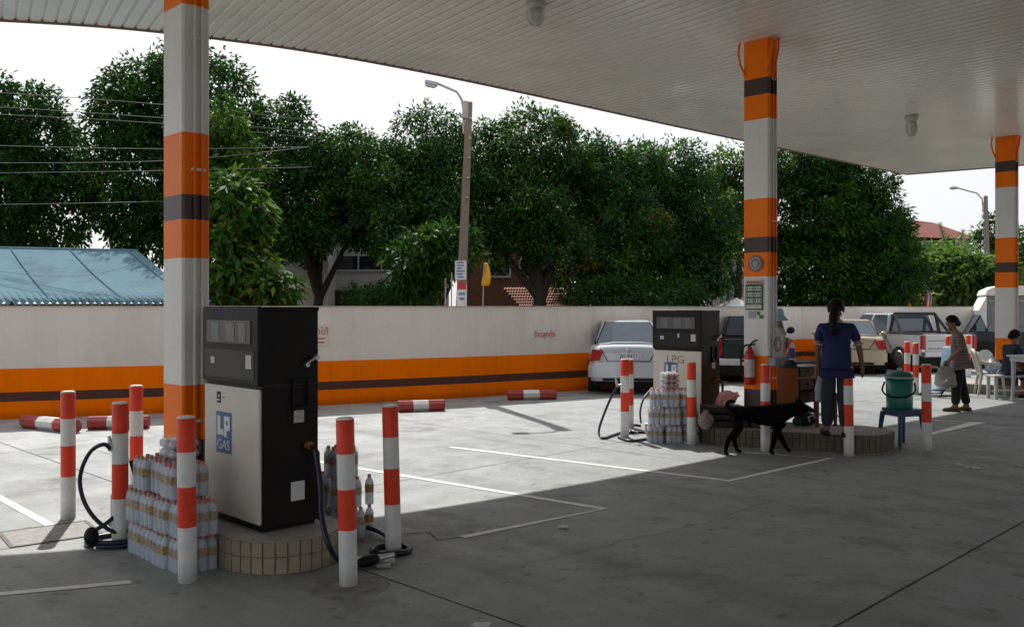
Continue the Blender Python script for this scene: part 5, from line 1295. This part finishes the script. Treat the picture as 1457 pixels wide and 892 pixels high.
for x in (-.12, -.04, .04, .12): g.tube([(x * .8, .2, .46), (x, .26, .68), (x * 1.1, .325, .92)], .024, 6)
g.build('backrest', PLW, t)
for s in (-1, 1):
    MB().tube([(s * .19, -.19, .45), (s * .22, -.24, 0)], [.035, .024], 6).build('leg', PLW, t); MB().tube([(s * .19, .19, .45), (s * .22, .27, 0)], [.035, .024], 6).build('leg', PLW, t)
    MB().tube(catmull([Vector(p) for p in ((s * .24, .26, .68), (s * .27, .0, .68), (s * .25, -.2, .62), (s * .21, -.22, .45))], 5), .026, 6).build('armrest', PLW, t)
cpos = G(1409, 562)
o = bag_mesh(9, .15, .14, .34).build('plastic_bag', mat('grey_clear_bag', (.45, .47, .48), .3, alpha=.6, var=.2), None, loc=cpos + Vector((.05, -.02, .47))); tag(o, 'greyish clear plastic bag on the cream plastic chair', 'plastic bag')
g = MB(); g.lathe([(.06, 0), (.12, .06), (.14, .10), (.13, .10), (.05, .015), (0, .015)], seg=18); tag(g.build('bowl', mat('pale_blue_bowl', (.25, .4, .55), .4), None, loc=cpos + Vector((-.06, -.16, .471))), 'pale blue bowl on the front of the cream plastic chair', 'bowl')
t = empty('table', G(1482, 574), R(0), 'white plastic table cut by the right edge of the photo', 'table')
MB().bb(-.46, .8, -.4, .4, .88, .92).build('top', PLG, t, bevel=.012); MB().bb(-.42, .76, -.36, .36, .80, .879).build('apron', PLG, t, bevel=.01)
for x in (-.36, .7):
    for y in (-.32, .32): MB().tube([(x, y, .82), (x * 1.02, y, .4), (x * 1.06, y * 1.05, 0)], [.05, .036, .03], 7).build('leg', PLG, t)
t = empty('bench', G(1436, 567), R(4), 'low white bench under the seated person at right edge', 'bench')
MB().bb(-.42, .5, -.17, .17, .44, .48).build('seat', PLG, t, bevel=.01)
for x in (-.36, .44):
    for y in (-.13, .13): MB().bb(x - .03, x + .03, y - .02, y + .02, 0, .438).build('leg', PLG, t)
MB().bb(-.36, .44, -.02, .02, .14, .18).build('stretcher', PLG, t)
# small plastic cup between desk column foot and dog
# ------------------------------------------------------------------ figures
def skin(name, J, E, m, parent, sub=2, root=None):
    names = list(J); me = bpy.data.meshes.new(name)
    me.from_pydata([J[k][0] for k in names], [(names.index(a), names.index(b)) for a, b in E], [])
    o = bpy.data.objects.new(name, me); COL.objects.link(o)
    md = o.modifiers.new('s', 'SKIN'); md.use_smooth_shade = True; md.branch_smoothing = .4
    sv = me.skin_vertices[0].data
    for i, k in enumerate(names):
        r = J[k][1]; sv[i].radius = r if isinstance(r, (tuple, list)) else (r, r); sv[i].use_root = (k == root) or (root is None and i == 0)
    s2 = o.modifiers.new('u', 'SUBSURF'); s2.levels = s2.render_levels = sub
    dg = bpy.context.evaluated_depsgraph_get(); dg.update()
    nm = bpy.data.meshes.new_from_object(o.evaluated_get(dg)); nm.name = name
    bpy.data.objects.remove(o); bpy.data.meshes.remove(me)
    nm.materials.clear(); nm.materials.append(m); nm.polygons.foreach_set('use_smooth', [True] * len(nm.polygons))
    r_ = bpy.data.objects.new(name, nm); COL.objects.link(r_); r_.parent = parent; return r_
SKIN = mat('brown_skin', (.24, .115, .065), .55, var=.08); HAIR = mat('black_hair', (.005, .0045, .0045), .6, var=.3, scale=30, spec=.2)
EYEW = mat('eye_white', (.6, .6, .6), .3)
def hand(J, E, w, d, side, s=1.0, curl=.5):
    """five fingers from wrist joint w along direction d"""
    p = Vector(J[w][0]); d = Vector(d).normalized(); u = Vector((0, 1, 0)) if abs(d.y) < .8 else Vector((1, 0, 0))
    u = (u - d * u.dot(d)).normalized(); n = d.cross(u) * side
    pa = w + '_palm'; J[pa] = (tuple(p + d * .075 * s), (.036 * s, .02 * s)); E.append((w, pa))
    for i, L in enumerate((.075, .085, .08, .062)):
        b = p + d * .085 * s + u * (.030 - .02 * i) * s; a1 = b + d * L * .5 * s + n * .01 * s * curl; a2 = b + d * L * (.9 - .25 * curl) * s + n * .035 * s * curl
        for k, (q, r_) in enumerate(((b, .0105), (a1, .009), (a2, .0075))): J[f'{w}_f{i}{k}'] = (tuple(q), r_ * s)
        E += [(pa, f'{w}_f{i}0'), (f'{w}_f{i}0', f'{w}_f{i}1'), (f'{w}_f{i}1', f'{w}_f{i}2')]
    b = p + d * .045 * s + u * .03 * s; a1 = b + d * .03 * s + u * .028 * s + n * .012 * s; a2 = a1 + d * .032 * s + n * .01 * s
    for k, (q, r_) in enumerate(((b, .0125), (a1, .0105), (a2, .009))): J[f'{w}_t{k}'] = (tuple(q), r_ * s)
    E += [(pa, f'{w}_t0'), (f'{w}_t0', f'{w}_t1'), (f'{w}_t1', f'{w}_t2')]
def person(loc, rz, label, P, shirt, pants, fat=1.0, shoes=None, hair='short', sleeve=.55, face=True, long_pants=True, skinm=SKIN, height=1.0):
    """P: joint positions (x right, y forward, z up) of the figure"""
    t = empty('person', loc, rz, label, 'person'); t.scale = (height,) * 3
    f = fat
    rad = dict(pelvis=(.105 * f, .085 * f), spine=(.095 * f, .075 * f), chest=(.10 * f, .075 * f), neckb=(.06, .055), neck=(.05, .05), head=(.085, .098), crown=(.07, .082),
               shL=.052, shR=.052, elL=.042, elR=.042, wrL=.029, wrR=.029, hipL=.07 * f, hipR=.07 * f, knL=.052, knR=.052, anL=.038, anR=.038, toL=.032, toR=.032, hlL=.034, hlR=.034)
    J = {k: (tuple(P[k]), rad[k]) for k in rad}
    E = [('pelvis', 'spine'), ('spine', 'chest'), ('chest', 'neckb'), ('neckb', 'neck'), ('neck', 'head'), ('head', 'crown'), ('chest', 'shL'), ('chest', 'shR'), ('shL', 'elL'), ('elL', 'wrL'), ('shR', 'elR'), ('elR', 'wrR'),
         ('pelvis', 'hipL'), ('pelvis', 'hipR'), ('hipL', 'knL'), ('knL', 'anL'), ('anL', 'toL'), ('hipR', 'knR'), ('knR', 'anR'), ('anR', 'toR'), ('anL', 'hlL'), ('anR', 'hlR')]
    hd = Vector(P['head']); fw = Vector(P.get('look', (0, 1, 0))).normalized(); rt = fw.cross(Vector((0, 0, 1))).normalized()
    J['nose'] = (tuple(hd + fw * .105 + Vector((0, 0, -.005))), .014); E.append(('head', 'nose'))
    J['chin'] = (tuple(hd + fw * .055 + Vector((0, 0, -.095))), .035); E.append(('neck', 'chin'))
    for s in ('L', 'R'): hand(J, E, 'wr' + s, Vector(P['wr' + s]) - Vector(P['el' + s]) + Vector((0, 0, -.12)), 1 if s == 'L' else -1, 1.0, P.get('curl' + s, .5))
    skin('body', J, E, skinm, t, root='pelvis')
    # clothes grown over the same joints
    S = {}; add = .014
    mid = lambda a, b, k: tuple(Vector(P[a]).lerp(Vector(P[b]), k))
    S['low'] = (mid('pelvis', 'spine', -.42), (.160 * f, .138 * f)); S['pelvis'] = (P['pelvis'], (.162 * f, .138 * f)); S['spine'] = (P['spine'], (.160 * f, .132 * f)); S['chest'] = (P['chest'], (.156 * f, .122 * f)); S['neckb'] = (mid('chest', 'neckb', .95), (.072, .066))
    SE = [('low', 'pelvis'), ('pelvis', 'spine'), ('spine', 'chest'), ('chest', 'neckb')]
    for s in 'LR':
        S['sh' + s] = (P['sh' + s], .078); S['m' + s] = (mid('sh' + s, 'el' + s, sleeve * .6), .066); S['e' + s] = (mid('sh' + s, 'el' + s, sleeve), .066); SE += [('chest', 'sh' + s), ('sh' + s, 'm' + s), ('m' + s, 'e' + s)]
    skin('shirt', S, SE, shirt, t, root='pelvis')
    T = {'pelvis': (mid('pelvis', 'spine', -.40), (.085 * f, .085 * f))}; TE = []
    for s in 'LR':
        hq = Vector(P['hip' + s]); hq.x *= .80; T['hip' + s] = (tuple(hq), .072 * f); T['kn' + s] = (P['kn' + s], .088 * f ** .5); T['an' + s] = (mid('kn' + s, 'an' + s, .95 if long_pants else .5), .076); TE += [('pelvis', 'hip' + s), ('hip' + s, 'kn' + s), ('kn' + s, 'an' + s)]
    skin('trousers', T, TE, pants, t, root='pelvis')
    for s in 'LR':
        a, b = Vector(P['hl' + s]), Vector(P['to' + s]); d = (b - a).normalized(); g = MB()
        a = a.copy(); a.z = b.z = .03
        g.tube([a - d * .04, a, a.lerp(b, .6), b + d * .03, b + d * .06], [.028, .042, .045, .042, .02], 10); ob = g.build('shoe', shoes or BLACK, t)
    # hair
    g = MB(); q = Matrix.Rotation(math.atan2(-fw.x, fw.y), 3, 'Z')
    seg, rings = 20, 10
    for i in range(rings + 1):
        th = (math.pi * .62) * i / rings
        for k in range(seg):
            a = 2 * math.pi * k / seg; front = math.sin(a); lim = th * (1 if front < .1 else 1 - .42 * front)
            v = Vector((.097 * math.sin(lim) * math.cos(a), .113 * math.sin(lim) * math.sin(a) - .012, .112 * math.cos(lim) + .035)); g.v.append(tuple(hd + q @ v))
    for i in range(rings):
        for k in range(seg): g.f.append([i * seg + k, (i + 1) * seg + k, (i + 1) * seg + (k + 1) % seg, i * seg + (k + 1) % seg]); g.m.append(0); g.sm.append(True)
    ho = g.build('hair', HAIR, t); md = ho.modifiers.new('th', 'SOLIDIFY'); md.thickness = .014; md.offset = 0
    bk = -fw
    if hair == 'tail':
        b0 = hd + bk * .10 + Vector((0, 0, -.0)); g = MB(); g.tube(catmull([hd + bk * .06 + Vector((0, 0, .06)), b0, b0 + bk * .055 + Vector((0, 0, -.10)), b0 + bk * .065 + Vector((0, 0, -.22)), b0 + bk * .06 + Vector((0, 0, -.31))], 5), [.05] * 6 + [.058] * 6 + [.05] * 5 + [.042] * 3 + [.02], 10); g.build('ponytail', HAIR, ho)
    if hair == 'bun':
        g = MB(); g.ball(hd + bk * .105 + Vector((0, 0, .0)), (.06, .06, .06)); g.build('hair_bun', HAIR, ho)
    if face:
        for s in (-1, 1):
            e = hd + fw * .088 + rt * s * .034 + Vector((0, 0, .018)); eo = MB().ball(e, (.013, .010, .009), seg=8, rings=6).build('eye', EYEW, t); MB().ball(e + fw * .008, .006, seg=8, rings=6).build('pupil', BLACK, eo)
            MB().ball(hd + rt * s * .09 + Vector((0, 0, .0)) - fw * .01, (.016, .022, .032), seg=8, rings=6).build('ear', skinm, t)
        MB().ball(hd + fw * .088 + Vector((0, 0, -.05)), (.024, .010, .007), seg=10, rings=6).build('mouth', mat('lips', (.22, .07, .05), .5), t)
    return t
def stand(**kw):
    P = dict(pelvis=(0, 0, .93), spine=(0, .0, 1.10), chest=(0, 0, 1.28), neckb=(0, -.005, 1.43), neck=(0, .0, 1.48), head=(0, .015, 1.585), crown=(0, .01, 1.645),
             shL=(-.185, 0, 1.375), shR=(.185, 0, 1.375), elL=(-.25, -.02, 1.10), elR=(.25, -.02, 1.10), wrL=(-.27, .04, .86), wrR=(.27, .04, .86),
             hipL=(-.095, 0, .88), hipR=(.095, 0, .88), knL=(-.10, .02, .49), knR=(.10, .02, .49), anL=(-.105, -.02, .09), anR=(.105, -.02, .09), toL=(-.12, .13, .03), toR=(.12, .13, .03), hlL=(-.105, -.05, .035), hlR=(.105, -.05, .035))
    P.update(kw); return P
# the man in blue, from behind, walking away
NAVY = mat('navy_polo_cloth', (.008, .015, .085), .8, var=.12, scale=5, bump=.35, bscale=9); JEAN = mat('dark_jeans', (.022, .032, .045), .85, var=.25, scale=6, bump=.3, bscale=10)
mp = G(1190, 621, zi)
man = person(mp, R(-12), 'person in navy polo and dark jeans seen from behind, ponytailed, carrying a white bag', stand(
    elR=(.27, -.03, 1.11), wrR=(.315, .05, .88), elL=(-.225, .0, 1.11), wrL=(-.20, .10, .90), knL=(-.09, .06, .50), anL=(-.10, .10, .09), toL=(-.12, .25, .03), hlL=(-.10, .07, .035), look=(.35, 1, 0), chest=(0, -.02, 1.28), shL=(-.185, 0, 1.385), shR=(.185, 0, 1.385)),
    NAVY, JEAN, fat=1.22, hair='tail', sleeve=.72, height=1.0)
g = MB(); M_ = mat('pale_collar_trim', (.35, .36, .42), .8)
for s in (-1, 1):
    q_ = Vector(((.27 if s > 0 else -.225), -.015, 1.11)); a = Vector((.185 * s, 0, 1.385)).lerp(q_, .80); d = (q_ - Vector((.185 * s, 0, 1.385))).normalized()
    gg = MB(); gg.tube([a - d * .0, a + d * .018], .064, 14, caps=False); oo = gg.build('sleeve_trim', M_, man)
    md = oo.modifiers.new('t', 'SOLIDIFY'); md.thickness = .006
gg = MB(); gg.tube([(0, -.01, 1.425), (0, -.005, 1.465)], [.082, .07], 14, caps=False); oo = gg.build('collar', M_, man); md = oo.modifiers.new('t', 'SOLIDIFY'); md.thickness = .006
wl = man.matrix_world if False else (Matrix.Translation(mp) @ Matrix.Rotation(R(-12), 4, 'Z'))
hp_ = wl @ Vector((-.21, .14, .80))
carrier(4, .20, .11, .32, WHB, hp_ + Vector((.085, .06, -.07)), R(20), 'white plastic carrier bag in the left hand of the person in blue')
# woman in a striped shirt, walking left
def stripes():
    m = mat('striped_shirt_cloth', (.3, .3, .3), .85, bump=.3, bscale=12); n, l = m.node_tree.nodes, m.node_tree.links; b = n['Principled BSDF']
    tc = n.new('ShaderNodeTexCoord'); w = n.new('ShaderNodeTexWave'); w.bands_direction = 'Z'; w.inputs['Scale'].default_value = 6.2; w.inputs['Distortion'].default_value = 1.2
    l.new(tc.outputs['Object'], w.inputs['Vector']); r = n.new('ShaderNodeValToRGB'); r.color_ramp.interpolation = 'CONSTANT'
    e = r.color_ramp.elements; e[0].position = 0; e[0].color = (.15, .075, .07, 1); e[1].position = .35; e[1].color = (.20, .18, .18, 1)
    x = e.new(.6); x.color = (.09, .08, .11, 1); x = e.new(.8); x.color = (.22, .19, .18, 1)
    l.new(w.outputs['Fac'], r.inputs[0]); l.new(r.outputs[0], b.inputs['Base Color']); return m
BLKC = mat('black_cloth_trousers', (.010, .010, .012), .85, var=.2)
wp = G(1367, 585)
wom = person(wp, R(72), 'person in striped shirt and black trousers holding a bag, walking left', stand(
    spine=(0, .03, 1.10), chest=(0, .05, 1.27), neckb=(0, .09, 1.42), neck=(0, .11, 1.465), head=(0, .15, 1.56), crown=(0, .14, 1.62), shL=(-.17, .05, 1.36), shR=(.17, .05, 1.36),
    elL=(-.23, .04, 1.10), wrL=(-.20, .20, .93), elR=(.22, .02, 1.10), wrR=(.20, .16, .90), knL=(-.09, .08, .49), anL=(-.09, .10, .09), toL=(-.10, .25, .03), hlL=(-.09, .06, .035), knR=(.09, -.02, .48), anR=(.09, -.12, .09), toR=(.10, .03, .03), hlR=(.09, -.15, .035), look=(-.25, 1, -.05)),
    stripes(), BLKC, fat=1.16, hair='bun', sleeve=.85, height=1.0, shoes=mat('brown_sandals', (.06, .04, .03), .6))
hp_ = Matrix.Translation(wp) @ Matrix.Rotation(R(72), 4, 'Z') @ Vector((-.19, .27, .86))
carrier(7, .34, .26, .36, mat('beige_clear_bag', (.34, .30, .24), .3, alpha=.75, var=.2, scale=9), hp_ + Vector((0, 0, -.06)), R(10), 'bulging beige plastic bag in the hand of the striped-shirt person')
# person in a pale blue hat behind the column
hp = at_scale(1105, 76); 
hat_p = person(hp, R(-80), 'person in pale blue sun hat and dark vest, mostly hidden behind the middle column', stand(look=(0, 1, -.1), elL=(-.22, .06, 1.12), wrL=(-.16, .22, .98)), mat('grey_beige_cloth', (.25, .24, .20), .85), mat('dark_skirt_cloth', (.03, .03, .04), .85), sleeve=.9, height=1.04, hair='short')
HATM = mat('pale_blue_hat_cloth', (.20, .36, .45), .85)
g = MB(); g.lathe([(.20, 1.54), (.12, 1.64), (.115, 1.70), (.09, 1.755), (.0, 1.77)], (0, .01, 0), 20); ho_ = g.build('sun_hat', HATM, hat_p); md = ho_.modifiers.new('t', 'SOLIDIFY'); md.thickness = .006
# seated person at the right edge, facing right
sp_ = G(1434, 567)
P = stand(pelvis=(0, 0, .60), spine=(0, .02, .76), chest=(0, .05, .93), neckb=(0, .09, 1.07), neck=(0, .10, 1.115), head=(0, .14, 1.21), crown=(0, .13, 1.27), shL=(-.165, .05, 1.02), shR=(.165, .05, 1.02), elL=(-.21, .12, .78), wrL=(-.15, .33, .93), elR=(.21, .14, .78), wrR=(.13, .33, .98),
          hipL=(-.09, .02, .56), hipR=(.09, .02, .56), knL=(-.12, .42, .54), knR=(.12, .42, .54), anL=(-.12, .40, .10), anR=(.12, .40, .10), toL=(-.13, .54, .03), toR=(.13, .54, .03), hlL=(-.12, .37, .035), hlR=(.12, .37, .035), look=(0, 1, -.12))
person(sp_ + Vector((.03, 0, 0)), R(-78), 'person in dark blue top seated on the white bench at right edge', P, mat('dark_teal_cloth', (.012, .02, .035), .85), mat('dark_blue_shorts', (.012, .02, .05), .85), fat=.95, hair='bun', sleeve=.7, long_pants=False, height=1.03)

# ------------------------------------------------------------------ dog
FUR = mat('black_dog_fur', (.0035, .0033, .0033), .75, var=.3, scale=40, spec=.08)
dpos = G(1088, 646)
dog = empty('dog', dpos, R(4), 'thin black dog walking right in front of the desk', 'dog')
J = dict(chest=((.16, 0, .475), (.135, .175)), belly=((-.06, 0, .485), (.125, .15)), loin=((-.24, 0, .52), (.11, .125)), rump=((-.36, 0, .53), (.105, .125)), neck0=((.28, 0, .535), (.10, .125)), neck1=((.39, 0, .57), (.08, .095)), head=((.49, 0, .585), (.082, .082)), muz=((.585, 0, .555), (.040, .036)), nose=((.645, 0, .54), (.028, .024)),
         tail0=((-.44, 0, .575), .034), tail1=((-.49, 0, .62), .032), tail2=((-.47, 0, .665), .030), tail3=((-.415, 0, .675), .026), tail4=((-.375, 0, .65), .018),
         s1=((.22, .075, .40), (.06, .07)), el1=((.19, .08, .30), .05), w1=((.255, .08, .17), .033), p1=((.33, .08, .035), .024), t1=((.37, .08, .02), .022),
         s2=((.18, -.075, .40), (.06, .07)), el2=((.12, -.08, .30), .05), w2=((.085, -.08, .16), .033), p2=((.045, -.08, .035), .024), t2=((.095, -.08, .02), .022),
         h1=((-.36, .08, .46), (.075, .085)), k1=((-.29, .09, .33), .064), c1=((-.37, .09, .19), .035), p3=((-.325, .09, .035), .023), t3=((-.27, .09, .02), .022),
         h2=((-.39, -.08, .46), (.075, .085)), k2=((-.36, -.09, .33), .064), c2=((-.50, -.09, .20), .035), p4=((-.535, -.09, .04), .023), t4=((-.49, -.09, .02), .022))
E = [('chest', 'belly'), ('belly', 'loin'), ('loin', 'rump'), ('chest', 'neck0'), ('neck0', 'neck1'), ('neck1', 'head'), ('head', 'muz'), ('muz', 'nose'), ('rump', 'tail0'), ('tail0', 'tail1'), ('tail1', 'tail2'), ('tail2', 'tail3'), ('tail3', 'tail4'),
     ('chest', 's1'), ('s1', 'el1'), ('el1', 'w1'), ('w1', 'p1'), ('p1', 't1'), ('chest', 's2'), ('s2', 'el2'), ('el2', 'w2'), ('w2', 'p2'), ('p2', 't2'), ('rump', 'h1'), ('h1', 'k1'), ('k1', 'c1'), ('c1', 'p3'), ('p3', 't3'), ('rump', 'h2'), ('h2', 'k2'), ('k2', 'c2'), ('c2', 'p4'), ('p4', 't4')]
skin('body', J, E, FUR, dog, root='chest')
for s in (-1, 1):
    g = MB(); b = Vector((.45, s * .045, .635)); tip = b + Vector((-.02, s * .03, .085)); g.add([b + Vector((.035, 0, -.01)), b + Vector((-.035, s * .02, -.01)), b + Vector((0, -s * .015, -.01)), tip], [(0, 1, 3), (1, 2, 3), (2, 0, 3), (0, 2, 1)], 0, False); g.build('ear', FUR, dog, bevel=.006)
    MB().ball((.535, s * .045, .60), .010, seg=8, rings=6).build('eye', mat('amber_eye', (.12, .06, .02), .2), dog)
